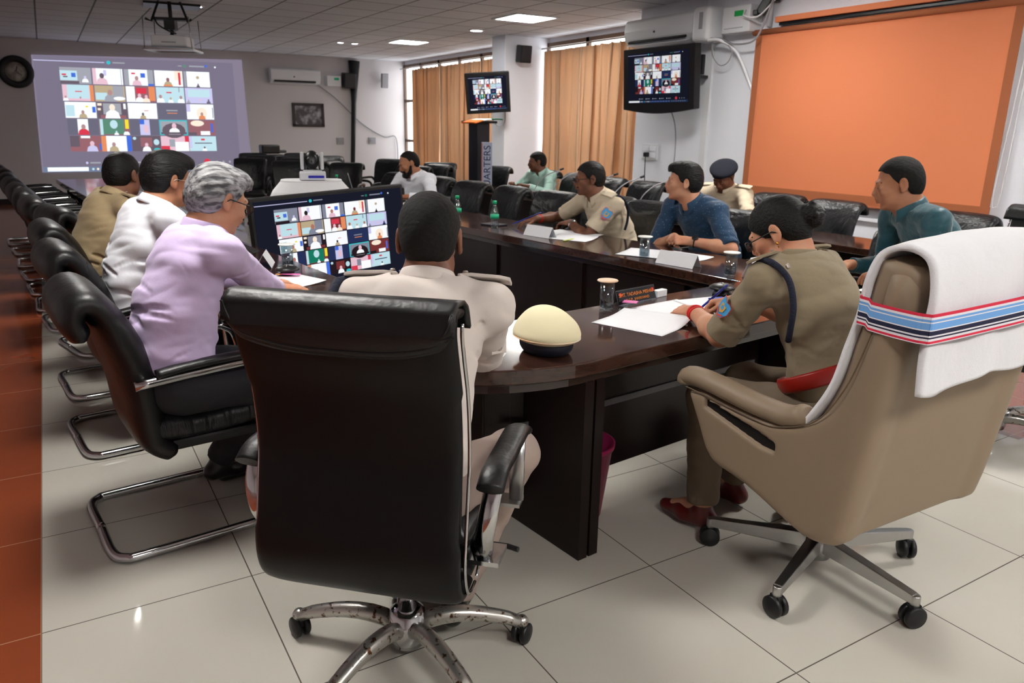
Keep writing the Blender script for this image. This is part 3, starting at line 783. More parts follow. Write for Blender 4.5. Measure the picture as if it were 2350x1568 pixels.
panel(4.3, 2.0, .56, 'unseen ceiling panel added to brighten the right wall, above the man in the teal shirt')  # unseen panel added to brighten the right wall
panel(.35, 6.9, .56, 'square ceiling panel above the left row of chairs')
panel(.35, 2.9, .56, 'square ceiling panel above the man in the lavender shirt')
panel(.6, -.9, .56, 'square ceiling panel behind the photographer on the left')
panel(3.0, -.9, .56, 'unseen ceiling panel added for brightness behind the photographer on the right')  # out of view, put in only for extra brightness
for (x, y, lb) in ((5.55, 10.3, 'round white downlight in front of the pillar'), (1.74, 10.35, 'round white downlight by the projector'), (4.5, 13.2, 'small downlight near the far air conditioner, left of a pair'), (4.75, 13.2, 'small downlight near the far air conditioner, right of a pair')):
    r = .085 if y < 12 else .05
    t = thing('downlight', lb, 'ceiling light', (x, y, ZC), group='round downlights')
    MB().lathe([(r + .03, 0), (r + .03, -.006), (r, -.012), (r, -.002)], 28).build('ring', M['whiteplastic'], t)
    MB().lathe([(0, -.004), (r, -.004), (r, -.009), (0, -.009)], 28).build('diffuser', DWN, t)
# orange roller blind over the board recess, pelmet and cord
t = thing('roller_blind', 'large orange roller blind hanging on the right wall', 'blind', (XR, 4.28, 0))
def bl(u, v):
    y = 1.25 - 2.45 * u; z = 2.36 - 1.5 * v; bow = .012 * math.sin(PI * u) * math.sin(PI * v)
    return (-.07 - bow, y + .02 * math.sin(v * PI) * (1 if u > .5 else -1) * abs(u - .5) * 2, z - .03 * v * (u - .2) * 0)
MB().grid(bl, 30, 20).build('fabric', M['blindmat'], t, solid=.002)
MB().tube([(-.075, 1.28, 2.375), (-.075, -1.22, 2.375)], .027, 14).build('roller', M['blindedge'], t)
e = MB()
e.box((-.071, 1.215, 1.61), (.008, .07, 1.5)); e.box((-.071, -1.165, 1.61), (.008, .07, 1.5)); e.box((-.071, .02, .88), (.009, 2.45, .09))
e.build('border', M['blindedge'], t, bevel=.002)
MB().tube([(-.09, .02 + 1.22, .835), (-.09, -1.22, .835)], .01, 8).build('bottom_bar', M['blindedge'], t)
o = MB().tube(bez([(6.08, 3.0, 2.35), (6.07, 3.0, 1.6), (6.06, 3.01, 1.02), (6.06, 3.03, .93), (6.06, 3.06, 1.0), (6.07, 3.04, 1.6), (6.08, 3.02, 2.35)], 6), .004, 6).build('blind_cord', M['white']); tag(o, 'looped white pull cord hanging beside the orange blind', 'cord')
t = thing('pelmet', 'long thin orange brown pelmet board above the blind', 'pelmet', (XR, 4.25, 2.45))
MB().box((-.05, 0, .02), (.1, 2.1, .05)).build('board', M['blindmat'], t, bevel=.004); MB().box((-.03, 0, -.018), (.06, 2.06, .026)).build('shadow_gap', M['blackplastic'], t)
o = MB().box((XR - .02, 4.2, .72), (.04, 2.9, .03)).build('trim_1', M['wall']); o['kind'] = 'structure'
# cable trunking on the right wall
o = MB().box((XR - .016, 6.18, 1.18), (.032, .09, 2.36)).build('cable_trunking', M['whiteplastic'], bevel=.004); tag(o, 'white vertical plastic cable trunking on the wall beside the television', 'cable duct')
o = MB().tube([(XR - .03, 5.42, 2.42), (XR - .03, 5.42, 2.79)], .022, 12).build('wall_pipe', M['whiteplastic']); tag(o, 'short white pipe running up the wall above the blind corner', 'pipe')

# ------------------------------------------------------------ video call picture
UIC = {'bg': (26, 28, 42), 'w': (250, 252, 255), 'lb': (190, 222, 232), 'pk': (228, 190, 205), 'sk': (176, 116, 100), 'dk': (38, 28, 34), 'rd': (214, 60, 80), 'or': (226, 140, 96), 'mr': (120, 52, 52), 'gn': (24, 120, 96), 'bl': (70, 110, 215), 'gy': (130, 134, 150), 'nv': (40, 50, 88), 'kh': (186, 168, 136), 'cy': (60, 190, 200), 'ye': (240, 220, 60), 'tb': (34, 52, 84), 'lv': (200, 198, 235), 'cr': (250, 232, 214)}
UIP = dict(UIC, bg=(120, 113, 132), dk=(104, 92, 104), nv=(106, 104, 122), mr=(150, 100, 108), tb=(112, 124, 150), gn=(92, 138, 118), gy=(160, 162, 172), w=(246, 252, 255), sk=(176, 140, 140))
UK = list(UIC)
def uimats(pal, s, nm): return [emis(nm + '_' + k, pal[k], s) for k in UK]
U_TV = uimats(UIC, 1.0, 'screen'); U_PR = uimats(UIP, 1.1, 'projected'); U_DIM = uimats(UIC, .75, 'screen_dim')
def ui(w, h, dz=.0006):
    b = MB()
    def rect(x0, y0, x1, y1, c, l): b.quad([((x0) * w, y0 * h, l * dz), (x1 * w, y0 * h, l * dz), (x1 * w, y1 * h, l * dz), (x0 * w, y1 * h, l * dz)], UK.index(c))
    def disc(x, y, rx, ry, c, l, a0=0, a1=2 * PI, n=14): b.quad([((x + rx * math.cos(a0 + (a1 - a0) * i / n)) * w, (y + ry * math.sin(a0 + (a1 - a0) * i / n)) * h, l * dz) for i in range(n)], UK.index(c))
    rect(0, 0, 1, 1, 'bg', 0); rect(0, 0, 1, .048, 'tb', 1); rect(.02, .008, .21, .044, 'w', 2)
    for i in range(22): disc(.232 + .0225 * i, .025, .006, .011, ('lb', 'cr', 'bl', 'cy', 'or')[i % 5] if i < 7 else ('bl', 'gy')[i % 2], 2)
    for i in range(7): rect(.74 + i * .034, .02, .76 + i * .034, .03, 'gy', 2)
    rect(.0, .955, .33, .962, 'lv', 2); disc(.35, .96, .01, .016, 'cy', 2); rect(.37, .955, .43, .966, 'gy', 2)
    disc(.735, .955, .008, .013, 'gn', 2); rect(.7, .951, .72, .959, 'gy', 2); rect(.76, .95, .84, .962, 'gy', 2); disc(.85, .962, .007, .011, 'bl', 2); disc(.9, .955, .005, .008, 'w', 2)
    for i in range(5): rect(.22 + .115 * i, .075, .27 + .115 * i, .088, 'gy', 2); disc(.205 + .115 * i, .081, .006, .011, 'lv', 2)
    disc(.815, .082, .017, .03, 'rd', 2)
    for i in range(3): disc(.87 + .035 * i, .08, .006, .011, 'gy', 2)
    cw, ch, x0, y1 = .150, .146, .115, .915
    T = [
     [('r', 0, 0, 1, 1, 'gy'), ('r', 0, .2, .55, .8, 'lb'), ('r', .06, .5, .2, .6, 'rd'), ('r', .1, .38, .24, .46, 'dk'), ('r', .36, .4, .5, .66, 'bl'), ('p', .8, .1, .5, 'lv', 'w'), ('r', 0, 0, .6, .16, 'dk')],
     [('r', 0, 0, 1, 1, 'w'), ('r', 0, 0, .12, 1, 'pk'), ('r', .36, .55, .46, .9, 'lv'), ('p', .3, 0, .9, 'dk', 'pk'), ('r', .93, 0, .95, 1, 'gy')],
     [('r', 0, 0, 1, 1, 'gy'), ('r', .16, 0, .8, 1, 'w'), ('r', .25, .7, .38, .8, 'rd'), ('r', .56, .5, .72, .78, 'bl'), ('p', .42, 0, .75, 'sk', 'pk'), ('r', .8, 0, 1, .12, 'bl')],
     [('r', 0, 0, 1, 1, 'w'), ('r', .7, .4, .98, 1, 'cr'), ('r', .84, .1, .92, .9, 'rd'), ('p', .46, 0, .7, 'mr', 'kh'), ('r', .3, 0, .62, .1, 'or')],
     [('r', .1, 0, .95, 1, 'w'), ('r', 0, 0, .08, 1, 'gy'), ('p', .5, 0, .3, 'dk', 'dk'), ('d', .5, .62, .06, .1, 'kh')],
     [('r', 0, 0, 1, 1, 'pk'), ('r', .15, .15, .86, 1, 'lb'), ('r', .4, .56, .62, .62, 'rd'), ('p', .08, 0, .4, 'sk', 'w'), ('p', .56, 0, .35, 'sk', 'pk'), ('r', .88, 0, 1, 1, 'or')],
     [('r', 0, 0, 1, 1, 'kh'), ('r', .02, .1, .4, .55, 'lb'), ('r', .6, .2, .95, 1, 'gy'), ('p', .5, 0, .95, 'sk', 'gy'), ('d', .8, .2, .2, .12, 'w')],
     [('r', 0, 0, 1, 1, 'mr'), ('r', 0, 0, .3, 1, 'w'), ('r', .35, .55, .7, .9, 'rd'), ('r', .78, .1, 1, 1, 'or'), ('p', .45, 0, .7, 'pk', 'w'), ('p', .68, 0, .6, 'pk', 'cr')],
     [('r', 0, 0, 1, 1, 'lb'), ('r', .36, .62, .55, .7, 'rd'), ('p', .14, 0, .65, 'sk', 'w'), ('p', .5, 0, .45, 'kh', 'w'), ('p', .88, 0, .6, 'sk', 'w'), ('r', .8, .7, .84, 1, 'gy')],
     [('r', 0, 0, 1, 1, 'lv'), ('r', .1, .4, .9, .9, 'lb'), ('p', .52, 0, .36, 'pk', 'lv'), ('p', .84, 0, .36, 'dk', 'nv'), ('p', .1, 0, .3, 'gy', 'gy')],
     [('r', 0, 0, 1, 1, 'w'), ('r', .02, .1, .3, .8, 'lb'), ('p', .56, 0, .62, 'sk', 'kh'), ('r', .87, .35, .98, .72, 'bl'), ('d', .7, .72, .05, .06, 'ye')],
     [('r', 0, 0, 1, 1, 'dk'), ('r', .2, .25, .8, .95, 'gy'), ('r', .02, .8, .16, .95, 'cr'), ('r', .02, .5, .12, .64, 'cr'), ('r', .1, 0, .95, .2, 'mr'), ('p', .5, 0, 1.15, 'cr', 'w'), ('r', .88, .6, .96, .95, 'w')],
     [('r', 0, 0, 1, 1, 'w'), ('r', .55, .5, .7, .54, 'rd'), ('p', .5, 0, .5, 'dk', 'kh')],
     [('r', 0, 0, 1, 1, 'nv'), ('r', .3, .52, .7, .6, 'gy'), ('r', .32, .36, .68, .41, 'or')],
     [('r', 0, 0, 1, 1, 'w'), ('r', 0, .5, .14, 1, 'lv'), ('d', .55, .4, .2, .4, 'cr'), ('p', .55, 0, .6, 'sk', 'or'), ('r', .94, .1, .98, .8, 'gy')],
     [('r', 0, 0, 1, 1, 'nv'), ('r', .32, 0, .66, 1, 'w'), ('p', .5, 0, .85, 'sk', 'rd')],
     [('r', 0, 0, 1, 1, 'mr'), ('r', .02, 0, .12, 1, 'lb'), ('r', .12, .05, .82, 1, 'gn'), ('d', .48, .68, .13, .28, 'lb'), ('r', .86, .4, .98, 1, 'ye'), ('p', .55, 0, .35, 'lb', 'w'), ('p', .92, 0, .5, 'mr', 'w')],
     [('r', 0, 0, 1, 1, 'nv'), ('r', .34, 0, .68, 1, 'lv'), ('d', .55, .4, .08, .28, 'pk'), ('r', .34, .7, .5, 1, 'bl')],
     [('r', 0, 0, 1, 1, 'cy'), ('r', .04, .06, .96, .92, 'gy'), ('d', .5, .3, .42, .5, 'dk'), ('p', .52, .05, .95, 'pk', 'w'), ('r', .04, .06, .96, .2, 'dk')],
     [('r', 0, 0, 1, 1, 'mr'), ('d', .35, .8, .25, .2, 'cr'), ('r', .45, .02, .8, .28, 'w'), ('r', .84, .2, .92, .8, 'bl'), ('r', 0, 0, .3, .2, 'dk')],
     [('r', 0, 0, 1, 1, 'mr'), ('r', 0, .3, .3, 1, 'dk'), ('r', .35, .85, .65, 1, 'w'), ('p', .7, 0, .85, 'pk', 'lv'), ('r', .94, .1, 1, .5, 'bl')],
     [('r', 0, 0, 1, 1, 'w'), ('r', 0, 0, .16, 1, 'or'), ('r', .84, 0, 1, 1, 'bl'), ('p', .4, 0, .75, 'sk', 'kh')],
     [('r', 0, 0, 1, 1, 'dk'), ('r', .3, .3, .7, .9, 'mr'), ('d', .85, .6, .1, .2, 'lb'), ('d', .1, .85, .06, .1, 'lb'), ('p', .5, 0, .7, 'pk', 'w'), ('d', .86, .1, .12, .12, 'cy')],
     [('r', 0, 0, 1, 1, 'pk'), ('r', .3, .3, .5, .8, 'gy'), ('r', .86, .6, 1, 1, 'rd'), ('r', 0, 0, .3, .35, 'rd'), ('r', .5, .0, .98, .62, 'w')],
     [('r', 0, 0, 1, 1, 'lb'), ('r', .44, .72, .58, .84, 'rd'), ('r', .2, .5, .84, .57, 'nv'), ('p', .55, 0, .4, 'dk', 'w'), ('r', 0, .2, .1, 1, 'lv')]]
    for k, spec in enumerate(T):
        c_, r = k % 5, k // 5; X0 = x0 + c_ * (cw + .003); Y0 = y1 - (r + 1) * (ch + .001) + .003; wd, hd = cw - .004, ch - .008
        X0 += .02 * (r / 4) * (1 - c_ / 4)
        cx = lambda v: X0 + wd * min(max(v, 0), 1)
        cy = lambda v: Y0 + hd * min(max(v, 0), 1)
        for li, s in enumerate(spec):
            l = 2 + li
            if s[0] == 'r': rect(cx(s[1]), cy(s[2]), cx(s[3]), cy(s[4]), s[5], l)
            elif s[0] == 'd': disc(X0 + wd * s[1], Y0 + hd * s[2], wd * s[3], hd * s[4], s[5], l)
            else:
                x, y, sc, hc, bc = s[1:6]
                bw = .22 * sc * wd; xx = min(max(X0 + wd * x, X0 + bw), X0 + wd - bw); yy = Y0 + hd * y
                b.quad([((xx - bw) * w, yy * h, l * dz), ((xx + bw) * w, yy * h, l * dz), ((xx + bw * .8) * w, (yy + .32 * sc * hd) * h, l * dz), ((xx + bw * .3) * w, (yy + .46 * sc * hd) * h, l * dz), ((xx - bw * .3) * w, (yy + .46 * sc * hd) * h, l * dz), ((xx - bw * .8) * w, (yy + .32 * sc * hd) * h, l * dz)], UK.index(bc))
                disc(xx, min(yy + .6 * sc * hd, Y0 + hd - .19 * sc * hd), .085 * sc * wd, .19 * sc * hd, hc, l + .5)
    return b
# projected picture on the back wall (border and picture glow by themselves in place of projector light)
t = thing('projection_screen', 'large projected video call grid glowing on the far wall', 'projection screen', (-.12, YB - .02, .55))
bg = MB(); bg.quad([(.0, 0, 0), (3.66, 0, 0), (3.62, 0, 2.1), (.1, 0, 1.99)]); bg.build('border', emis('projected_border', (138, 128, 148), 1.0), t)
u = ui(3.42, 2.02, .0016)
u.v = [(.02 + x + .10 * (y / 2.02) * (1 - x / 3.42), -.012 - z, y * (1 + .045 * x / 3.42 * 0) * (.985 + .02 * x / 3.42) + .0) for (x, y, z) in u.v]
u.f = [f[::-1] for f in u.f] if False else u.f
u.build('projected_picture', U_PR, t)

# ------------------------------------------------------------ televisions, air conditioners, projector, speakers
def tv(label, w, h, loc, rz, tilt, mats, bez_=.05, deep=.08, curved=False, screen=None, chin=0, stand=0):
    """front faces local -Y"""
    t = thing('television', label, 'television', loc, rz)
    Rt = Matrix.Rotation(tilt, 4, 'X')
    b = MB(); prof = []
    H0 = -h / 2 - chin
    if curved:
        n = 16; bot = [(-w / 2 + w * i / n, H0 - .045 * math.sin(PI * i / n)) for i in range(n + 1)]
    else: bot = [(-w / 2, H0), (w / 2, H0)]
    poly = bot + [(w / 2, h / 2), (-w / 2, h / 2)]
    T_ = Rt @ Matrix.Rotation(PI / 2, 4, 'X')
    b.prism(poly, -deep / 2, deep / 2, T=T_.to_3x3()); b.prism([(x * .7, y * .7) for x, y in poly], -deep / 2 - .05, -deep / 2, T=T_.to_3x3())
    b.build('housing', M['blackplastic'], t, bevel=.008)
    sw, sh = screen or (w - 2 * bez_, h - 2 * bez_)
    u = ui(sw, sh, .0008)
    u.v = [tuple(Rt.to_3x3() @ Vector((x - sw / 2, -deep / 2 - .0015 - z, y - sh / 2))) for x, y, z in u.v]
    u.build('screen', mats, t)
    return t, Rt
T1, R1 = tv('wide flat television standing inside the table opening, showing a video call grid', 1.16, .68, (1.56, 4.86, .70), math.radians(16), math.radians(-3), U_TV, .018, .05, screen=(1.12, .63))
T1.rotation_euler[1] = math.radians(-2.0)
sm = MB().box((0, .03, -.45), (.1, .05, .42)); sm.box((0, .05, -.69), (.62, .34, .02)); sm.build('stand', M['blackplastic'], T1, bevel=.004)
T1.location.z = .70
T2, R2 = tv('black wall television under the air conditioner, left of the orange blind', 1.06, .62, (5.79, 6.56, 2.0), math.radians(-86), math.radians(4), U_DIM, .1, .09, curved=True, screen=(.9, .52), chin=.02)
a = MB(); a.box((-.05, .16, 0), (.3, .16, .3)); a.box((-.05, .255, 0), (.12, .08, .12)); a.box((.3, .12, 0), (.16, .06, .05)); a.box((.38, .2, .0), (.05, .22, .03)); a.box((.4, .2, .12), (.04, .04, .2)); a.build('wall_bracket', M['blackplastic'], T2, bevel=.004)
o = MB().tube(bez([(5.98, 6.6, 1.72), (6.11, 6.62, 1.5), (6.12, 6.60, 1.2), (6.12, 6.63, .95)], 8), .007, 6).build('power_cord', M['greyplastic']); tag(o, 'grey cord hanging down the wall under the black television', 'cord')
T3, R3 = tv('small tilted television on an arm in front of the pillar', .66, .58, (5.76, 10.33, 1.95), math.radians(-29), math.radians(9), U_TV, .04, .1, screen=(.56, .48))
T3.rotation_euler[1] = math.radians(-4)
a = MB(); a.box((.12, .13, .0), (.3, .14, .3)); a.tube([(.1, .16, 0), (.24, .24, .05), (.27, .3, .05)], .025, 8); a.box((.3, .1, -.02), (.06, .1, .24)); a.build('wall_bracket', M['darkplastic'], T3)
o = MB().tube(bez([(6.1, 10.46, 2.0), (6.14, 10.46, 1.75), (6.12, 10.44, 1.52), (5.98, 10.4, 1.47), (5.85, 10.36, 1.6)], 8), .007, 6).build('power_cord', M['greyplastic']); tag(o, 'thin looping cable under the small television by the pillar', 'cord')
def air_con(label, w, loc, rz):
    t = thing('air_conditioner', label, 'air conditioner', loc, rz)     # back on the wall (local +Y), front to -Y
    prof = [(0, .0), (0, .29), (-.17, .29), (-.205, .26), (-.215, .16), (-.2, .07), (-.15, .02), (-.06, 0)]
    def pr(m, x0, x1, P_, mi=0):
        m.add([(x0, a_, b_) for a_, b_ in P_] + [(x1, a_, b_) for a_, b_ in P_], [tuple(range(len(P_))), tuple(range(2 * len(P_) - 1, len(P_) - 1, -1))] + [(i, len(P_) + i, len(P_) + (i + 1) % len(P_), (i + 1) % len(P_)) for i in range(len(P_))], mi, False)
    b = MB(); pr(b, -w / 2, w / 2, prof); b.build('casing', M['whiteplastic'], t, bevel=.012, seg=3)
    f = MB(); f.box((-.02, -.19, .047), (w * .84, .03, .022), R=Matrix.Rotation(.7, 3, 'X')); f.build('air_outlet', M['blackplastic'], t)
    f = MB(); f.box((-.02, -.175, .012), (w * .86, .07, .008), R=Matrix.Rotation(.25, 3, 'X')); f.build('louver', M['whiteplastic'], t, bevel=.002)
    f = MB(); f.lathe([(0, 0), (.016, 0), (.016, .004), (0, .004)], 14, (-.04, -.211, .13), Matrix.Rotation(PI / 2, 3, 'X') @ Matrix.Scale(.7, 3, (0, 1, 0))); f.build('emblem', M['darkplastic'], t)
    return t
air_con('long white air conditioner mounted above the black wall television', 1.12, (XR, 6.84, 2.37), -PI / 2)
t = thing('cable_cover', 'rounded white pipe cover box at the right end of the near air conditioner', 'cover box', (XR, 6.13, 2.33), -PI / 2)
MB().box((0, -.13, .17), (.24, .26, .34)).build('box', M['whiteplastic'], t, bevel=.05, seg=4); MB().box((.02, -.262, .2), (.05, .006, .16)).build('slot', M['greyplastic'], t)
air_con('small white air conditioner high on the far wall, right of the projected picture', 1.0, (4.5, YB, 2.24), 0)
t = thing('voltage_stabilizer', 'white voltage stabilizer with green display beside the near air conditioner', 'stabilizer', (XR, 5.72, 2.38), -PI / 2)
MB().box((0, -.09, .13), (.36, .18, .25)).build('box', M['whiteplastic'], t, bevel=.012); MB().box((.04, -.183, .18), (.11, .006, .05)).build('display', M['gn'] if 'gn' in M else mat('green_display', (20, 130, 60), .3, emit=.25), t); MB().box((-.02, -.182, .05), (.24, .004, .006)).build('groove', M['greyplastic'], t)
for i, (pts, r, mt, lb) in enumerate(((((5.95, 6.02, 2.36), (5.98, 5.9, 2.34), (5.98, 5.7, 2.28), (5.97, 5.45, 2.3), (5.96, 5.32, 2.5), (6.0, 5.25, 2.78)), .009, 'greyplastic', 'grey cable sagging under the voltage stabilizer'),
    (((5.93, 6.03, 2.34), (5.97, 5.9, 2.33), (6.05, 5.75, 2.22), (6.1, 5.6, 1.95), (6.11, 5.5, 1.75), (6.12, 5.44, 1.62)), .017, 'whiteplastic', 'thick white drain hose running down to the orange blind'),
    (((5.96, 6.0, 2.33), (6.0, 6.02, 2.2), (6.02, 5.93, 2.1), (6.02, 5.82, 2.12), (6.02, 5.78, 2.22), (5.99, 5.85, 2.32)), .006, 'greyplastic', 'thin grey cable loop below the pipe cover box'),
    (((6.0, 5.6, 2.6), (5.9, 5.55, 2.52), (5.93, 5.4, 2.5), (6.0, 5.3, 2.62), (6.1, 5.25, 2.75)), .008, 'whiteplastic', 'white cable curling over the voltage stabilizer'))):
    o = MB().tube(bez(pts, 8), r, 8).build('cable', M[mt]); tag(o, lb, 'cable')
t = thing('plug_adapter', 'bunch of black plugs beside the voltage stabilizer under the ceiling', 'plug', (XR - .12, 5.42, 2.6), .5)
MB().box((0, 0, 0), (.1, .08, .16), R=Matrix.Rotation(.5, 3, 'X')).box((.03, -.08, .06), (.09, .09, .05)).box((.0, .07, -.06), (.12, .05, .05)).build('plug', M['blackplastic'], t, bevel=.01); MB().box((.02, -.19, .12), (.07, .1, .08), R=Matrix.Rotation(.7, 3, 'X')).build('connector', M['blackplastic'], t, bevel=.008)
t = thing('socket_plate', 'white switch and socket plate on the wall below the television', 'socket', (XR, 7.05, 1.2), -PI / 2)
MB().box((0, -.012, 0), (.26, .024, .18)).build('plate', M['whiteplastic'], t, bevel=.004)
MB().box((-.06, -.027, .04), (.1, .006, .06)).box((.06, -.027, .04), (.1, .006, .06)).box((.06, -.027, -.04), (.1, .006, .06)).build('switches', M['wall'], t, bevel=.002)
MB().box((-.02, -.05, -.03), (.06, .05, .055)).build('plug', M['blackplastic'], t, bevel=.01)
MB().tube(bez([(-.02, -.06, -.05), (-.0, -.07, -.3), (.02, -.06, -.55), (.05, -.05, -.7)], 6), .006, 6).build('cable', M['darkplastic'], t)
def speaker(label, loc, rz, tilt=.12, w=.17, h=.26, d=.17, m='blackplastic'):
    t = thing('wall_speaker', label, 'speaker', loc, rz); R = Matrix.Rotation(tilt, 3, 'X')
    MB().box((0, -.14, 0), (w, d, h), R=R).build('cabinet', M[m], t, bevel=.018, seg=3); MB().box((0, -.14 - d / 2 - .003, 0), (w * .84, .008, h * .88), R=R).build('grille', M['darkplastic'] if m == 'blackplastic' else M[m], t, bevel=.003)
    MB().tube([(0, 0, 0), (0, -.1, 0)], .02, 8).build('bracket', M['blackplastic'], t)
speaker('small black speaker high on the pillar face', (6.40, 10.5, 2.53), 0, w=.19, h=.25)
speaker('black speaker high on the far wall beside the dark cable bundle', (5.62, YB, 2.35), 0, w=.26, h=.3, d=.2)
speaker('flat grey speaker high on the far wall near the window', (6.42, YB, 2.38), 0, w=.16, h=.3, d=.06, m='greyplastic')
t = thing('voltage_stabilizer', 'white stabilizer box with green display by the far air conditioner', 'stabilizer', (5.3, YB, 2.33))
MB().box((0, -.08, 0), (.3, .16, .2)).build('box', M['whiteplastic'], t, bevel=.01); MB().box((.05, -.163, .04), (.1, .006, .05)).build('display', M['bottlelabel'], t)
o = MB().tube([(5.78, YB - .06, 2.75), (5.74, YB - .06, 1.9), (5.64, YB - .06, .3)], [.12, .05, .045], 10).build('cable_bundle', M['blackplastic']); tag(o, 'thick black cable bundle running down the far wall', 'cable bundle')
o = MB().tube(bez([(4.98, YB - .05, 2.25), (5.4, YB - .04, 1.95), (5.9, YB - .03, 1.5), (6.4, YB - .03, 1.22), (6.68, YB - .05, 1.2), (6.72, YB - .05, .6)], 8), .012, 6).build('drain_pipe', M['greyplastic']); tag(o, 'thin pipe slanting down the far wall from the air conditioner', 'pipe')
for (x, z, lb) in ((5.42, 1.12, 'small socket plate on the far wall left of the cable bundle'), (6.14, 1.13, 'small socket plate on the far wall right of the cable bundle')):
    o = MB().box((x, YB - .012, z), (.16, .024, .14)).box((x, YB - .03, z + .01), (.1, .012, .07)).build('socket_plate', M['greyplastic'], bevel=.004); tag(o, lb, 'socket')
# framed picture (plain grey photograph)
t = thing('framed_picture', 'dark framed black and white photograph on the far wall', 'picture', (4.76, YB, 1.64))
f = MB()
for (x, z, w, h) in ((0, .21, .66, .05), (0, -.21, .66, .05), (-.305, 0, .05, .42), (.305, 0, .05, .42)): f.box((x, -.02, z), (w, .04, h))
f.build('frame', M['brownframe'], t)
def picm():
    m = mat('grey_photo_print', (60, 56, 60), .4, var=(7, (170, 168, 175), .45, .68)); return m
MB().box((0, -.012, 0), (.57, .01, .38)).build('print', picm(), t)
# wall clock
t = thing('wall_clock', 'round wall clock with thick black rim at the far left', 'clock', (-.28, YB, 2.25), 0)
Rc = Matrix.Rotation(PI / 2, 3, 'X')
MB().lathe([(.16, .012), (.165, .05), (.22, .065), (.265, .04), (.27, 0), (.16, 0)], 40, R=Rc).build('rim', M['blackplastic'], t)
MB().lathe([(0, .004), (.166, .004), (.166, .02), (0, .02)], 40, R=Rc).build('dial', mat('clock_dial', (196, 192, 180), .3, var=(9, (150, 146, 136), .4, .6)), t)
h = MB().box((0.01, -.024, .04), (.012, .004, .1), R=Matrix.Rotation(.3, 3, 'Y')).box((.03, -.027, -.02), (.008, .004, .12), R=Matrix.Rotation(-.9, 3, 'Y')); h.build('hands', M['blackplastic'], t); MB().lathe([(0, .02), (.016, .02), (.012, .034), (0, .036)], 14, R=Rc).build('hub', M['chrome'], t)
# projector in a hanging frame
t = thing('projector', 'white ceiling projector hung in a metal cradle before the projected picture', 'projector', (1.44, 10.2, 2.8), -.42)
MB().box((0, 0, -.44), (.40, .34, .13)).build('body', M['whiteplastic'], t, bevel=.02, seg=3)
MB().box((0, -.172, -.455), (.16, .006, .012)).build('badge', M['greyplastic'], t)
MB().lathe([(0, 0), (.045, 0), (.05, .03), (.038, .035), (0, .03)], 20, (.08, .17, -.44), Matrix.Rotation(-PI / 2, 3, 'X')).build('lens', M['blackplastic'], t)
f = MB()
for sx in (-.25, .25):
    for sy in (-.2, .2): f.tube([(sx, sy, 0 if abs(sx) < .2 else -.18), (sx * 1.05, sy, -.53)], .006, 6)
f.box((0, -.21, -.535), (.56, .02, .02)); f.box((0, .21, -.535), (.56, .02, .02)); f.box((-.27, 0, -.535), (.02, .42, .02)); f.box((.27, 0, -.535), (.02, .42, .02)); f.box((0, -.12, -.532), (.54, .16, .012))
f.build('cradle', M['alu'], t)
f = MB()
for sx in (-.12, .12): f.tube([(sx, 0, -.0), (sx * 1.7, -.05, -.22), (sx * 2.1, -.1, -.2)], .014, 6)
f.tube([(0, 0, 0), (0, 0, -.37)], .022, 8); f.box((0, 0, -.19), (.36, .12, .03)); f.box((0, -.02, -.26), (.12, .12, .1))
f.build('ceiling_mount', M['darkplastic'], t)
MB().tube(bez([(-.18, -.03, -.16), (-.12, -.1, -.26), (.0, -.14, -.33), (.08, -.12, -.36)], 6), .009, 6).build('cable', M['blackplastic'], t)
o = MB().box((1.5, 10.45, ZC - .012), (.62, .42, .024), rz=-.1).build('ceiling_opening', M['blackplastic']); o['kind'] = 'structure'; o.name = 'trim_2'
# touch kiosk, flag stole and lettered board by the pillar
t = thing('kiosk', 'tall black podium kiosk standing in front of the pillar', 'podium', (4.86, 8.94, 0), .12)
MB().box((0, 0, .75), (.2, .2, 1.5)).build('cabinet', mat('black_laminate', (34, 34, 44), .35), t, bevel=.01); MB().box((-.02, -.03, 1.515), (.34, .34, .03)).build('top', M['blackplastic'], t, bevel=.008)
t = thing('flag_stole', 'saffron, white and green cloth stole lying on the kiosk top', 'cloth', (4.80, 8.88, 1.545), .12)
for i, (mm, x0, x1) in enumerate((('saffron', -.2, -.07), ('white', -.07, .06), ('greenc', .06, .24))):
    MB().grid(lambda u_, v_: (x0 + (x1 - x0) * u_, -.23 + .3 * v_, .012 * math.sin(9 * (x0 + (x1 - x0) * u_)) - (.03 if i == 0 else 0) * (1 - u_) - .03 * max(0, .2 - v_)), 8, 8).build(('saffron_band', 'white_band', 'green_band')[i], M[mm], t, solid=.014)
t = thing('lettered_board', 'narrow upright white board with vertical blue lettering beside the kiosk', 'sign board', (4.81, 8.64, 0), -.5)
MB().box((0, 0, .635), (.135, .03, 1.27)).build('board', mat('pale_blue_board', (196, 204, 226), .5), t, bevel=.004); MB().box((-.061, -.017, .63), (.012, .004, 1.26)).build('edge_strip', mat('pink_edge', (214, 130, 130), .5), t)
MB().box((0, 0, .01), (.26, .2, .02)).build('foot', M['alu'], t)
text('lettering', 'HEADQUARTERS', .125, mat('blue_lettering', (30, 44, 104), .5), t, Matrix.Translation((0.008, -.018, .755)) @ Matrix.Rotation(PI / 2, 4, 'X') @ Matrix.Rotation(PI / 2, 4, 'Z'), .001)

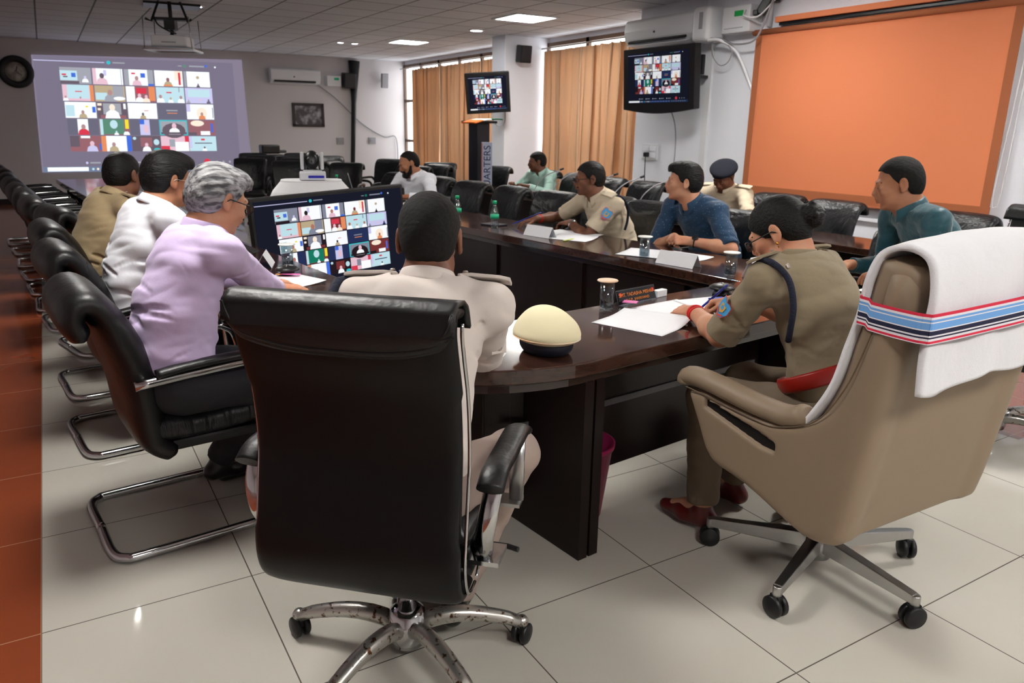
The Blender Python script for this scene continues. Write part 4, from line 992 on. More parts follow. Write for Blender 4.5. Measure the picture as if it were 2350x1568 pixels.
# ------------------------------------------------------------ conference table
def arc(c, r, a0, a1, n=14): return [(c[0] + r * math.cos(a0 + (a1 - a0) * i / n), c[1] + r * math.sin(a0 + (a1 - a0) * i / n)) for i in range(n + 1)]
def tw(p): q = uv(p[0], p[1]); return (q.x, q.y)
def wt(x, y): return (TU.x * x + TU.y * y, TV_.x * x + TV_.y * y)
def outline(o):     # o grows the outer edge outwards and the opening inwards
    out = [wt(.05 - o, 11.2), wt(.35 - o, 7.6), (.96 - o, 5.0), (.96 - o, 2.3)] + arc((1.6, 2.3), .64 + o, PI, 1.5 * PI) + [(3.05, 1.66 - o)] + arc((3.05, 2.3), .64 + o, 1.5 * PI, 2 * PI) + [(3.69 + o, 8.3)]
    inn = [(3.1 - o, 8.3), (3.1 - o, 2.22 + o), (1.51 + o, 2.22 + o), (1.51 + o, 5.0), wt(.93 + o, 7.6), wt(.63 + o, 11.2)]
    return [tw(p) for p in out + inn]
t = thing('conference_table', 'large U shaped dark wood conference table with glossy top and rounded near corner', 'table', (0, 0, 0))
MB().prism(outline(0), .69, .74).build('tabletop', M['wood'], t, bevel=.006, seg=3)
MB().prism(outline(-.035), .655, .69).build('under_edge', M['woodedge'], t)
def wall_strip(path, z0, z1, th, name, m):
    b = MB()
    for p, q in zip(path[:-1], path[1:]):
        a, c = Vector((*tw(p), 0)), Vector((*tw(q), 0)); d = c - a; b.box(((a.x + c.x) / 2, (a.y + c.y) / 2, (z0 + z1) / 2), (d.length + th * .5, th, z1 - z0), rz=math.atan2(d.y, d.x))
    return b.build(name, m, t)
pth = [(1.25, 5.0), (1.25, 2.6)] + arc((1.75, 2.5), .5, PI, 1.5 * PI, 8) + [(2.9, 2.0)] + arc((2.9, 2.5), .5, 1.5 * PI, 2 * PI, 8)[1:] + [(3.4, 2.6)]
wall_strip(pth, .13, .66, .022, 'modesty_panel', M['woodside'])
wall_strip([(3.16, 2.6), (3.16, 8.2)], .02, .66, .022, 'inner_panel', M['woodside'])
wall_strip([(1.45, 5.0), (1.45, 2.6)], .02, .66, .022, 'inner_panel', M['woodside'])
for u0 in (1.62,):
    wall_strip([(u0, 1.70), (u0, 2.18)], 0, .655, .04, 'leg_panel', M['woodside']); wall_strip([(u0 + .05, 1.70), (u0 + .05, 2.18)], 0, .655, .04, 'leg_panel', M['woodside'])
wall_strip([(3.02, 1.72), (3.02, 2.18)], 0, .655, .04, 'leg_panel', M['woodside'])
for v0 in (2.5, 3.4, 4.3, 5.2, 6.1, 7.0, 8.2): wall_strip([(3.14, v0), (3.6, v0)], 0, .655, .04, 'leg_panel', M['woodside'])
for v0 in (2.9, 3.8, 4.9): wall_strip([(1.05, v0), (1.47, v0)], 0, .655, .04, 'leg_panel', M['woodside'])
wall_strip([(1.5, 1.985), (2.95, 1.985)], .40, .425, .008, 'groove_strip', M['strip'])
for v0 in (3.38, 4.3, 5.2): wall_strip([(3.146, v0), (3.146, v0 + .018)], .02, .66, .012, 'panel_joint', M['woodedge'])
b = MB()
for (x, y) in ((.1, 10.9), (.3, 9.0), (.5, 7.4)): b.box((x + .3, y, .33), (.5, .04, .66))
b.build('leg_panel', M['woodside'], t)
# outer desks along the right wall
def desk(x0, x1, y0, y1, label):
    t = thing('desk', label, 'desk', ((x0 + x1) / 2, (y0 + y1) / 2, 0), 0, 'outer row of dark desks')
    w, d = x1 - x0, y1 - y0
    MB().box((0, 0, .72), (w, d, .045)).build('desktop', M['wood'], t, bevel=.006)
    MB().box((-w / 2 + .08, 0, .36), (.025, d - .04, .68)).build('modesty_panel', M['woodside'], t)
    for s_ in (-1, 1): MB().box((.02, s_ * (d / 2 - .03), .35), (w - .12, .035, .70)).build('side_panel', M['woodside'], t)
desk(4.38, 4.86, 2.35, 3.72, 'dark desk of the outer row behind the man in the teal shirt')
desk(4.38, 4.86, 3.74, 5.1, 'dark desk of the outer row in front of the officer with the beret')
desk(4.38, 4.86, 5.12, 6.5, 'dark desk of the outer row carrying slim microphones')
desk(4.38, 4.86, 6.52, 8.3, 'dark desk of the outer row in front of the man in the mint shirt')
for i, (x, y) in enumerate(((4.55, 5.35), (4.55, 5.75), (4.55, 6.15), (4.55, 6.75), (4.55, 7.1))):
    t = thing('gooseneck_microphone', 'slim gooseneck microphone on the outer desk, ' + ('nearest the black wall television', 'second from the nearest of its row', 'third from the nearest of its row', 'fourth from the nearest of its row', 'farthest of its row, by the mint shirt')[i], 'microphone', (x, y, .7425), 0, 'gooseneck microphones on the outer desks')
    MB().box((0, 0, .02), (.12, .1, .04)).build('base', M['darkplastic'], t, bevel=.012)
    MB().tube(bez([(0, 0, .04), (.05, -.02, .14), (.14, -.06, .22), (.26, -.11, .27)], 6), .005, 6).build('neck', M['greyplastic'], t)
    MB().tube([(.26, -.11, .27), (.30, -.125, .285)], .011, 8).build('microphone_head', M['darkplastic'], t)

# ------------------------------------------------------------ chairs
def pad(path, hw, th, n=28, p=4.0, ends=True):
    """cushion: rounded-rectangle sections swept along a side profile (y,z); hw half widths, th half thicknesses"""
    K = len(path); rings = []
    for i in range(K):
        a = path[max(i - 1, 0)]; b = path[min(i + 1, K - 1)]; t_ = Vector((0, b[0] - a[0], b[1] - a[1])).normalized(); nn = Vector((0, -t_.z, t_.y))
        c = Vector((0, path[i][0], path[i][1])); w = hw[i] if hasattr(hw, '__len__') else hw; h = th[i] if hasattr(th, '__len__') else th
        if ends and i in (0, K - 1): w -= .012; h *= .55
        r = []
        for k in range(n):
            a_ = 2 * PI * k / n; ca, sa = math.cos(a_), math.sin(a_)
            r.append(c + Vector((1, 0, 0)) * (w * math.copysign(abs(ca) ** (2 / p), ca)) + nn * (h * math.copysign(abs(sa) ** (2 / 2.4), sa)))
        rings.append(r)
    return MB().loft(rings)
def resample(pts, n):
    return [(p.x, p.y) for p in bez([(a, b, 0) for a, b in pts], n)]
def caster(b, x, y, ang, r=.027):
    R = Matrix.Rotation(ang, 3, 'Z') @ Matrix.Rotation(PI / 2, 3, 'Y')
    c = Vector((x, y, r))
    for s_ in (-1, 1):
        cc = c + (R @ Vector((0, 0, s_ * .014)))
        b.lathe([(0, -.009), (r - .004, -.009), (r, -.005), (r, .005), (r - .004, .009), (0, .009)], 20, cc, R)
    b.tube([c + Vector((0, 0, r * .4)), c + Vector((0, 0, r + .022))], .010, 8); b.box(c + Vector((0, 0, r * .62)), (.022, .035, .03), rz=ang)
def star_base(t, angs, L, m, style='chrome', hub_z=.1, h_tip=.075, cas=.030):
    for a in angs:
        d = Vector((math.cos(a), math.sin(a), 0)); sd = Vector((-d.y, d.x, 0)); b = MB()
        if style == 'chrome':
            rings = []
            for i in range(9):
                f = i / 8; p = d * (.03 + (L - .03) * f) + Vector((0, 0, hub_z + .028 * math.sin(PI * f ** .8) - (hub_z - h_tip) * f ** 2)); w = .026 - .006 * f; h = .024 - .008 * f
                if i == 8: p = p + Vector((0, 0, -.006))
                rings.append([p + sd * (w * math.cos(2 * PI * k / 14)) + Vector((0, 0, h * math.sin(2 * PI * k / 14) * (1.3 if math.sin(2 * PI * k / 14) < 0 else 1))) for k in range(14)])
            b.loft(rings)
            tip = d * (L + .0) + Vector((0, 0, h_tip)); b.lathe([(0, -.025), (.017, -.025), (.02, .0), (.012, .012), (0, .014)], 14, tip)
        else:
            vs = []
            for f, w, zt, zb in ((.0, .022, hub_z + .03, hub_z - .028), (1.0, .014, h_tip + .02, h_tip - .012)):
                p = d * (.02 + (L - .02) * f)
                vs += [p + sd * w + Vector((0, 0, zt)), p - sd * w + Vector((0, 0, zt)), p - sd * w + Vector((0, 0, zb)), p + sd * w + Vector((0, 0, zb))]
            b.add(vs, [(0, 1, 2, 3), (7, 6, 5, 4), (0, 4, 5, 1), (1, 5, 6, 2), (2, 6, 7, 3), (3, 7, 4, 0)], 0, False)
            b.lathe([(0, -.022), (.015, -.022), (.015, .018), (0, .018)], 12, d * L + Vector((0, 0, h_tip)))
        b.build('base_arm', m, t, bevel=.003 if style != 'chrome' else 0)
        c = MB(); caster(c, d.x * L, d.y * L, a + 1.1 + 1.7 * math.sin(a * 3), cas); c.build('caster', M['blackplastic'], t)
# executive chair in the foreground
cx, cy = .71, 1.725; ang = -.76
t = thing('executive_chair', 'big black leather swivel chair seen from behind in the foreground', 'chair', (cx, cy, 0), ang)
prof = resample([(-.20, .405), (-.285, .402), (-.318, .48), (-.298, .62), (-.278, .74), (-.288, .88), (-.318, .98), (-.335, 1.045), (-.322, 1.085), (-.272, 1.078)], 5)
hw = [.235 + .012 * math.sin(PI * min(i / 10, 1) / 2) + .004 * math.sin(i / 3) for i in range(len(prof))]
pad(prof, [.252 - (.006 if 12 < i < 26 else 0) for i in range(len(prof))], .022, n=36, p=9).build('backrest', M['backleather'], t)
pad(resample([(-.19, .50), (-.235, .56), (-.225, .74), (-.24, .88), (-.275, 1.0), (-.28, 1.06)], 5), .232, .034, p=5).build('back_cushion', M['leather'], t)
# wrap-over head cushion with stitched hem on the back
def hem(x): ax = abs(x); return .985 + .045 * ax ** 3 + (0 if ax < .84 else ((ax - .84) / .16) ** 2 * .05)
def outer(z): return float(np.interp(z, (.88, .98, 1.045), (-.310, -.341, -.358)))
def hb(u, v):
    x = (u - .5) * 2; over = [(-.366, 1.06), (-.362, 1.092), (-.335, 1.108), (-.295, 1.105), (-.262, 1.085), (-.245, 1.04)]
    if v < .5:
        z = hem(x) + (1.05 - hem(x)) * v * 2; y = outer(z) - .010 * (.35 + .65 * math.sin(PI * min(v * 1.3, .5)))
    else:
        k = (v - .5) * 2 * (len(over) - 1); i = min(int(k), len(over) - 2); f = k - i
        y = over[i][0] * (1 - f) + over[i + 1][0] * f; z = over[i][1] * (1 - f) + over[i + 1][1] * f
    return (x * .256, y, z)
MB().grid(hb, 44, 36).build('headrest', M['leather'], t, solid=.010)
b = MB()
for off in (.004, .014):
    b.tube([(x_ * .252, outer(hem(x_) + off) - .0075 - (off - .004) * .4, hem(x_) + off) for x_ in [i / 24 - 1 for i in range(49)]], .0034, 6)
b.build('stitched_hem', M['leather'], t)
for s_ in (-1, 1):
    b = MB(); b.tube([(s_ * .2575, y + .018, z) for y, z in prof[2:-8]] , .0042, 6); b.build('chrome_piping', M['chrome'], t)
    MB().tube([(s_ * .2575, -.2, .405), (s_ * .252, -.16, .41), (s_ * .246, -.05, .455), (s_ * .246, .12, .47)], .0042, 6).build('chrome_piping', M['chrome'], t)
pad(resample([(-.2, .405), (-.1, .41), (.1, .44), (.24, .45), (.28, .43)], 4), .243, .03, p=6).build('seat', M['leather'], t)
pad(resample([(-.2, .49), (-.05, .488), (.12, .495), (.25, .485), (.28, .46)], 4), .235, .035, p=5).build('seat_cushion', M['leather'], t)
for s_ in (-1, 1):
    b = MB(); pp = resample([(-.25, .665), (-.2, .69), (-.1, .692), (.03, .695), (.08, .68)], 4)
    R_ = [(s_ * .302, y, z) for y, z in pp]; b.tube(R_, .033, 14, flat=(.5, 1.0)); 
    a_ = b.build('armrest', M['leather'], t)
    b = MB(); b.tube(bez([(s_ * .302, -.2, .665), (s_ * .296, -.235, .60), (s_ * .285, -.235, .53), (s_ * .272, -.19, .47), (s_ * .25, -.15, .452)], 6), .024, 12, flat=(.8, 1.0))
    b.box((s_ * .27, -.17, .452), (.09, .09, .012)); b.build('arm_support', M['chrome'], a_)
    MB().tube([(s_ * .302, .05, .67), (s_ * .3, .05, .49)], .02, 12, flat=(.4, 1.0)).box((s_ * .285, .05, .485), (.06, .06, .01)).build('arm_post', M['alu'], a_)
MB().tube([(0, 0, .12), (0, 0, .33)], .028, 18).tube([(0, 0, .30), (0, 0, .39)], .036, 18).build('gas_lift', M['chrome'], t)
MB().box((0, 0, .395), (.24, .3, .04)).tube([(.12, -.02, .39), (.30, -.04, .40), (.33, -.05, .40)], .008, 8).build('mechanism', M['blackplastic'], t, bevel=.006)
MB().lathe([(0, .03), (.05, .03), (.056, .06), (.05, .13), (.034, .14), (0, .14)], 24).build('hub', M['chrome'], t)
wa = lambda dx, dy: math.atan2(dy, dx) - ang
star_base(t, [math.radians(a) - ang + 0 for a in (139, 208, 276, 336, 60)], .33, M['rust'], hub_z=.085, h_tip=.072, cas=.031)
EXEC = t
# beige armchair
def poly_sdf(ys, zs, poly):
    Y, Z = np.meshgrid(ys, zs, indexing='ij'); d = np.full(Y.shape, 1e9); s_ = np.ones(Y.shape); n = len(poly)
    for i in range(n):
        a = np.array(poly[i]); b = np.array(poly[(i - 1) % n]); e = b - a; wy, wz = Y - a[0], Z - a[1]
        t_ = np.clip((wy * e[0] + wz * e[1]) / (e @ e), 0, 1); d = np.minimum(d, (wy - e[0] * t_) ** 2 + (wz - e[1] * t_) ** 2)
        c1 = Z >= a[1]; c2 = Z < b[1]; c3 = e[0] * wz > e[1] * wy
        s_ = np.where((c1 & c2 & c3) | (~c1 & ~c2 & ~c3), -s_, s_)
    return (s_ * np.sqrt(d)).astype(np.float32)
def slab(S, poly, x0, x1, r=.02, k=.03, op='u'):
    d2 = poly_sdf(S.ax[1], S.ax[2], poly)[None, :, :] + r; dx = (np.abs(S.ax[0] - (x0 + x1) / 2) - (x1 - x0) / 2 + r)[:, None, None]
    d = np.sqrt(np.maximum(d2, 0) ** 2 + np.maximum(dx, 0) ** 2) + np.minimum(np.maximum(d2, dx), 0) - r
    S.comb((slice(None),) * 3, d.astype(np.float32), op, k)
BX, BY = 2.10, 1.42
t = thing('armchair', 'beige leather executive armchair with white towel over its back', 'chair', (BX, BY, 0), -.02)
S = SDF((-.42, -.50, .22), (.42, .46, 1.26), .006)
side = resample([(.33, .60), (.27, .50), (.20, .40), (.05, .375), (-.12, .325), (-.22, .31), (-.29, .36), (-.325, .58), (-.36, .84), (-.385, 1.03), (-.383, 1.08), (-.355, 1.10), (-.335, 1.04), (-.31, .93), (-.265, .79), (-.185, .68), (-.05, .62), (.15, .61), (.30, .625)], 3)[:-1]
slab(S, side, -.352, -.265, .03, 0); slab(S, side, .265, .352, .03, 0)
rear = resample([(-.30, .345), (-.335, .58), (-.37, .84), (-.395, 1.04), (-.39, 1.13)], 4); rear2 = rear + [(y + .07, z) for y, z in rear[::-1]]
slab(S, rear2, -.338, .338, .034, .05)
slab(S, [(.18, .40), (-.28, .33), (-.28, .40), (.18, .46)], -.33, .33, .02, .03)
for s_ in (-1, 1): slab(S, [(.24, .572), (.0, .525), (-.06, .525), (-.06, .555), (.02, .572), (.24, .60)], s_ * .37 - .02 if s_ > 0 else -.39, s_ * .335 + .0 + (.06 if s_ > 0 else 0), .004, 0, 's')
link('shell', S.mesh('shell', M['tan'], 2), t)
for s_ in (-1, 1):
    b = MB(); b.add([(s_ * .3375, y, z) for y, z in ((.24, .575), (0, .527), (-.058, .527), (-.058, .553), (.02, .572), (.24, .598))], [(0, 1, 2, 3, 4, 5)], 0, False)
    b.build('arm_slot_shade', M['blackplastic'], t)  # black plate stands in for the shade inside the arm opening
for s_ in (-1, 1):
    pp = [(s_ * .318, y, z) for y, z in resample([(.355, .618), (.345, .645), (.25, .652), (.05, .640), (-.08, .645), (-.14, .675)], 5)]
    MB().tube(pp, [.034, .038] + [.040] * (len(pp) - 4) + [.034, .022], 18, flat=(.85, 1.05)).build('armrest', M['tan'], t)
pad(resample([(-.16, .50), (-.215, .62), (-.282, .78), (-.312, .92), (-.335, 1.05), (-.352, 1.145)], 5), [.29] * 3 + [.338] * 23, [.068] * 14 + [.07] * 12, n=48, p=14).build('back_cushion', M['tan'], t)
pad(resample([(-.2, .47), (0, .465), (.2, .475), (.28, .45)], 5), .28, .055, p=5).build('seat_cushion', M['tan'], t)
for s_ in (-1, 1):
    b = MB()
    b.tube([(s_ * .350, y, z) for y, z in resample([(.33, .615), (.2, .612), (.03, .602), (-.06, .61), (-.185, .672), (-.262, .79), (-.308, .93), (-.333, 1.04)], 6)], .0022, 6)
    b.build('seams', M['tanseam'], t)
MB().tube([(0, 0, .12), (0, 0, .34)], .026, 16).box((0, 0, .345), (.26, .3, .05)).build('gas_lift', M['blackplastic'], t, bevel=.004)
MB().lathe([(0, .05), (.045, .05), (.045, .125), (0, .125)], 20).build('hub', M['alu'], t)
star_base(t, [math.radians(a) + .02 for a in (-92, -161, 126, 55, -19)], .36, M['alu'], 'flat', hub_z=.105, h_tip=.088, cas=.036)
# towel and elastic strap on it
tw_ = thing('towel', 'thick white towel draped over the back of the beige armchair', 'towel', (BX, BY, 0), -.02)
front = resample([(-.09, .58), (-.15, .66), (-.215, .78), (-.243, .90), (-.265, 1.0), (-.272, 1.09), (-.30, 1.16), (-.36, 1.185), (-.425, 1.165), (-.45, 1.09), (-.448, 1.0), (-.45, .92), (-.455, .86)], 5)
def tf(u, v):
    k = v * (len(front) - 1); i = min(int(k), len(front) - 2); f = k - i
    y = front[i][0] * (1 - f) + front[i + 1][0] * f; z = front[i][1] * (1 - f) + front[i + 1][1] * f
    x = -.338 + .70 * u; w = max(0, (v - .72) / .28)
    x += -.012 * w * (1 - u); z -= w * w * (.016 * math.cos(u * 3.0) + .010 * math.sin(u * 13) + .01)
    z += .022 * math.sin(PI * u) * math.exp(-((v - .58) / .16) ** 2)
    y += -.008 * math.sin(u * 17 + 2 * v) * w + .003 * math.sin(u * 26 + v * 9)
    return (x, y, z)
MB().grid(tf, 46, 70).build('cloth', M['towel'], tw_, solid=.016, bevel=0)
st = thing('elastic_strap', 'striped red, sky blue, white and navy elastic strap around the towel', 'strap', (BX, BY, 0), -.02)
loop = []
for (x, y) in ((-.352, -.285), (-.360, -.33), (-.364, -.40), (-.356, -.455), (-.31, -.468), (0, -.475), (.30, -.47), (.37, -.46), (.378, -.36), (.378, -.30), (.36, -.262), (.2, -.252), (0, -.25), (-.2, -.252), (-.333, -.262)): loop.append((x, y))
LP = bez([(x, y, 0) for x, y in loop + loop[:1]], 5)
bands = ((0, .007, 'red'), (.007, .013, 'w'), (.013, .019, 'sky'), (.019, .022, 'w'), (.022, .038, 'sky'), (.038, .041, 'w'), (.041, .052, 'navy'), (.052, .056, 'w'), (.056, .060, 'navy'), (.060, .066, 'w'), (.066, .072, 'red'), (.072, .074, 'w'))
SM = {'red': mat('strap_red', (214, 40, 70), .7), 'w': mat('strap_white', (236, 234, 240), .7), 'sky': mat('strap_sky_blue', (110, 165, 225), .7), 'navy': mat('strap_navy', (22, 26, 58), .7)}
b = MB(); n = len(LP)
for (a0, a1, c_) in bands:
    mi = list(SM).index(c_)
    for i in range(n - 1):
        p, q = LP[i], LP[i + 1]; zp = lambda P_: 1.052 + .03 * P_.x * (1 if P_.y < -.3 else .3); b.add([(p.x, p.y, zp(p) - a0), (q.x, q.y, zp(q) - a0), (q.x, q.y, zp(q) - a1), (p.x, p.y, zp(p) - a1)], [(0, 1, 2, 3)], mi, False)
b.build('band', list(SM.values()), st, solid=.003)

# cantilever visitor chairs of the left row (built once, then copied)
def visitor_chair(label):
    t = thing('visitor_chair', label, 'chair', (0, 0, 0), 0, 'black cantilever chairs along the left side')
    pr = resample([(-.125, .335), (-.185, .40), (-.20, .55), (-.22, .67), (-.255, .78), (-.295, .865)], 5)
    K = len(pr); pad(pr, [.235 + .015 * math.sin(PI * i / K) for i in range(K)], [.045 + .018 * math.sin(PI * i / K) for i in range(K)], p=5).build('backrest', M['leather'], t)
    pr = resample([(-.245, .72), (-.268, .80), (-.295, .865), (-.332, .895), (-.368, .878), (-.378, .83), (-.355, .78)], 4)
    pad(pr, .245, [.034 + .014 * math.sin(PI * i / len(pr)) for i in range(len(pr))], p=5).build('headrest', M['leather'], t)
    pad(resample([(-.19, .44), (-.05, .425), (.12, .435), (.25, .44), (.3, .41), (.285, .36)], 4), .245, .06, p=4.5).build('seat', M['leather_wrinkled'], t)
    MB().box((0, .05, .365), (.44, .42, .04)).build('seat_pan', M['blackplastic'], t, bevel=.01)
    b = MB()
    hp = [(-.265, -.27, .018)] ; r = .0165
    path = bez([(0, -.36, .018), (-.2, -.36, .018), (-.262, -.33, .018), (-.275, -.26, .018), (-.275, .15, .018), (-.275, .27, .025), (-.275, .30, .09), (-.275, .28, .40), (-.275, .26, .58), (-.275, .22, .635), (-.275, .14, .645), (-.275, -.24, .62)], 6)
    b.tube(path, r, 12); b.tube([(-p[0], p[1], p[2]) for p in path], r, 12)
    b.tube([(-.275, .24, .36), (.275, .24, .36)], .012, 8); b.build('frame', M['chrome'], t)
    for s_ in (-1, 1): MB().tube(bez([(s_ * .275, .2, .662), (s_ * .275, .1, .672), (s_ * .275, -.08, .662), (s_ * .275, -.17, .650)], 5), .024, 12, flat=(.6, 1.1)).build('armrest', M['leather'], t)
    return t
def place(root, first, x, y, a, label):
    if first: root.location = (x, y, 0); root.rotation_euler[2] = a; root['label'] = label; return root
    return copy_tree(root, (x, y, 0), a, label)
VC = visitor_chair('')
row = [(2.85, .67, 0, 'black cantilever chair of the man in the lavender shirt, nearest of the left row'), (3.83, .735, .02, 'black cantilever chair under the man in the white shirt'), (4.68, .80, .0, 'black cantilever chair under the khaki officer of the left row')]
for i, (v, u, da, lb) in enumerate(row):
    p = uv(u, v); place(VC, i == 0, p.x, p.y, TANG - PI / 2 + da, lb)
far = [(5.62, .32, .18), (6.35, .2, .05), (7.05, .14, -.05), (7.75, .08, .03), (8.5, .02, .06), (9.3, -.04, -.04), (10.15, -.1, .05), (11.0, -.18, 0)]
fl_ = ['first empty black chair beyond the khaki officer, turned slightly', 'second empty black chair beyond the khaki officer', 'third empty black chair beyond the khaki officer', 'fourth empty black chair beyond the khaki officer', 'fifth empty black chair beyond the khaki officer', 'sixth empty black chair beyond the khaki officer', 'next to last empty black chair of the left row', 'last empty black chair of the left row, nearest the projected picture']
for (y, x, da), lb in zip(far, fl_): place(VC, False, x, y, -PI / 2 + .07 + da, lb)

# conference chairs of the right side and the far end (built once, then copied)
def conference_chair():
    t = thing('conference_chair', '', 'chair', (0, 0, 0), 0, 'black mid-back conference chairs')
    pr = resample([(-.175, .47), (-.21, .55), (-.235, .68), (-.262, .80), (-.30, .885), (-.345, .915), (-.385, .895), (-.395, .85)], 5)
    K = len(pr); b = pad(pr, [.222 + .02 * math.sin(PI * min(i / K * 1.3, 1) * .5) for i in range(K)], .034, p=6)
    v2 = []
    for (x, y, z) in b.v: v2.append((x, y + .05 * (x / .24) ** 2 + .004 * math.sin(x * 90) * (1 if z < .88 else 0), z)); 
    b.v = v2; b.build('backrest', M['leather_wrinkled'], t)
    pad(resample([(-.2, .46), (-.05, .445), (.12, .455), (.24, .455), (.28, .42)], 4), .24, .05, p=5).build('seat', M['leather'], t)
    for s_ in (-1, 1): MB().tube(bez([(s_ * .24, -.22, .60), (s_ * .27, -.17, .66), (s_ * .28, 0, .665), (s_ * .28, .12, .655), (s_ * .27, .17, .6), (s_ * .25, .16, .45)], 5), .02, 10, flat=(1, .8)).build('armrest', M['blackplastic'], t)
    MB().tube([(0, 0, .1), (0, 0, .41)], .024, 12).box((0, 0, .41), (.22, .26, .04)).build('gas_lift', M['chrome'], t)
    b = MB()
    for k in range(5):
        a = 2 * PI * k / 5 + .3; d = Vector((math.cos(a), math.sin(a), 0)); b.tube(bez([d * .02 + V(0, 0, .11), d * .15 + V(0, 0, .115), d * .26 + V(0, 0, .09), d * .31 + V(0, 0, .065)], 4), .016, 8)
    b.build('star_base', M['chrome'], t)
    b = MB()
    for k in range(5):
        a = 2 * PI * k / 5 + .3; caster(b, .31 * math.cos(a), .31 * math.sin(a), a + 1, .026)
    b.build('casters', M['blackplastic'], t)
    return t
CC = conference_chair(); first = True
def cc(x, y, a, label):
    global first
    place(CC, first, x, y, a, label); first = False
LFT = TANG + PI / 2         # faces across the table
for v, u, da, lb in ((1.84, 3.93, .15, 'black chair of the man in the teal shirt at the right table arm'), (3.08, 3.95, -.05, 'black chair behind the man in the blue dotted shirt'), (3.80, 3.9, .0, 'empty black chair between the dotted shirt and the officer with spectacles'),
                     (4.28, 3.98, .1, 'black chair of the officer with spectacles at the right table arm'), (4.82, 3.85, .0, 'empty black chair just beyond the officer with spectacles'), (5.47, 3.86, -.1, 'empty black chair behind the nearer green capped bottle'), (6.12, 3.9, .05, 'empty black chair behind the farther green capped bottle'),
                     (6.85, 3.97, .0, 'black chair of the bearded man in white'), (7.6, 3.92, .1, 'empty black chair beyond the bearded man')):
    p = uv(u, v); cc(p.x, p.y, LFT + da, lb)
for x, y, a, lb in ((4.95, 2.84, PI / 2 - .1, 'black chair of the outer row just right of the teal shirt'), (4.92, 3.77, PI / 2, 'empty black chair under the middle of the orange blind'), (5.0, 4.36, PI / 2 + .1, 'black chair of the outer row partly hidden by the woman head'),
                    (5.05, 4.98, PI / 2, 'black chair of the officer with the beret'), (4.9, 5.93, PI / 2 + .05, 'empty black chair below the wall socket'), (4.95, 6.62, PI / 2, 'empty black chair behind the microphones of the outer row'), (5.0, 7.36, PI / 2 - .1, 'black chair right behind the mint shirt'),
                    (5.05, 8.02, PI / 2, 'black chair of the man in the mint shirt'), (4.95, 8.95, PI / 2 + .5, 'black chair turned sideways in front of the pillar'),
                    (4.35, 9.6, PI / 2 + .3, 'black chair near the tan curtains, left of the kiosk'), (4.05, 9.95, PI / 2 + .2, 'black chair behind the bearded man head'), (4.75, 9.95, 2.6, 'black chair with square back against the curtain behind the kiosk'),
                    (3.75, 10.7, -2.3, 'tilted black chair alone against the far wall'), (3.0, 12.9, 3.0, 'black chair of the far cluster, leftmost in front'), (3.55, 12.7, 3.1, 'black chair of the far cluster, middle front'), (4.1, 12.5, 3.2, 'black chair of the far cluster, right front'),
                    (3.15, 14.0, 3.1, 'black chair of the far cluster, left rear by the projected picture'), (3.9, 13.9, 3.0, 'black chair of the far cluster, right rear'),
                    (2.9, 10.9, 2.9, 'black chair behind the white camera stand, left one'), (3.4, 10.2, 2.5, 'black chair behind the laptop'), (3.9, 9.2, 2.2, 'black chair beside the laptop and the bearded man'), (3.2, 11.7, 2.8, 'black chair between the camera stand and the far cluster'), (2.55, 11.9, 2.8, 'black chair in the far row nearest the grey haired man'), (4.4, 11.3, 2.2, 'black chair in the far row near the cable bundle')):
    cc(x, y, a, lb)
# tall stool-like office chair at the right edge: only its side shows
t = copy_tree(EXEC, (3.93, 1.78, 0), PI / 2, 'black swivel chair cut by the right picture edge, behind the beige armchair'); t['label'] = 'black swivel chair at the right edge beyond the beige armchair'

# ------------------------------------------------------------ the people in the room
D3 = lambda *a: np.array(a, float)
def local_tube(p, pts, r, name, m, n=8, flat=None, closed=False):
    return MB().tube([Vector(q) - p['base'] for q in pts], r, n, flat=flat, closed=closed).build(name, m, p['root'])
def epaulette(p, sd, m, star=None):
    o = 1 if sd == 'R' else -1; Sh = p['Sh'][sd]; out = p['rt'] * o; up = p['s1']
    a = Sh - out * .095 + up * .082; b = Sh + out * .045 + up * .074
    rings = []
    for f, w in ((0, .02), (.25, .024), (.8, .027), (1, .026)):
        c = Vector(a + (b - a) * f + up * .006 * math.sin(PI * f)) - p['base']; fr = Vector(p['fr']); u_ = Vector(up)
        rings.append([c + fr * w * x + u_ * (z * .005) for x, z in ((-1, -1), (1, -1), (1, 1), (-1, 1))])
    e = MB().loft(rings, sm=False).build('epaulette', m, p['root'], bevel=.002)
    c = Vector(a + (b - a) * .12 + up * .014) - p['base']; MB().lathe([(0, 0), (.008, 0), (.006, .004), (0, .004)], 12, c).build('button', M['steel'], e)
    return e
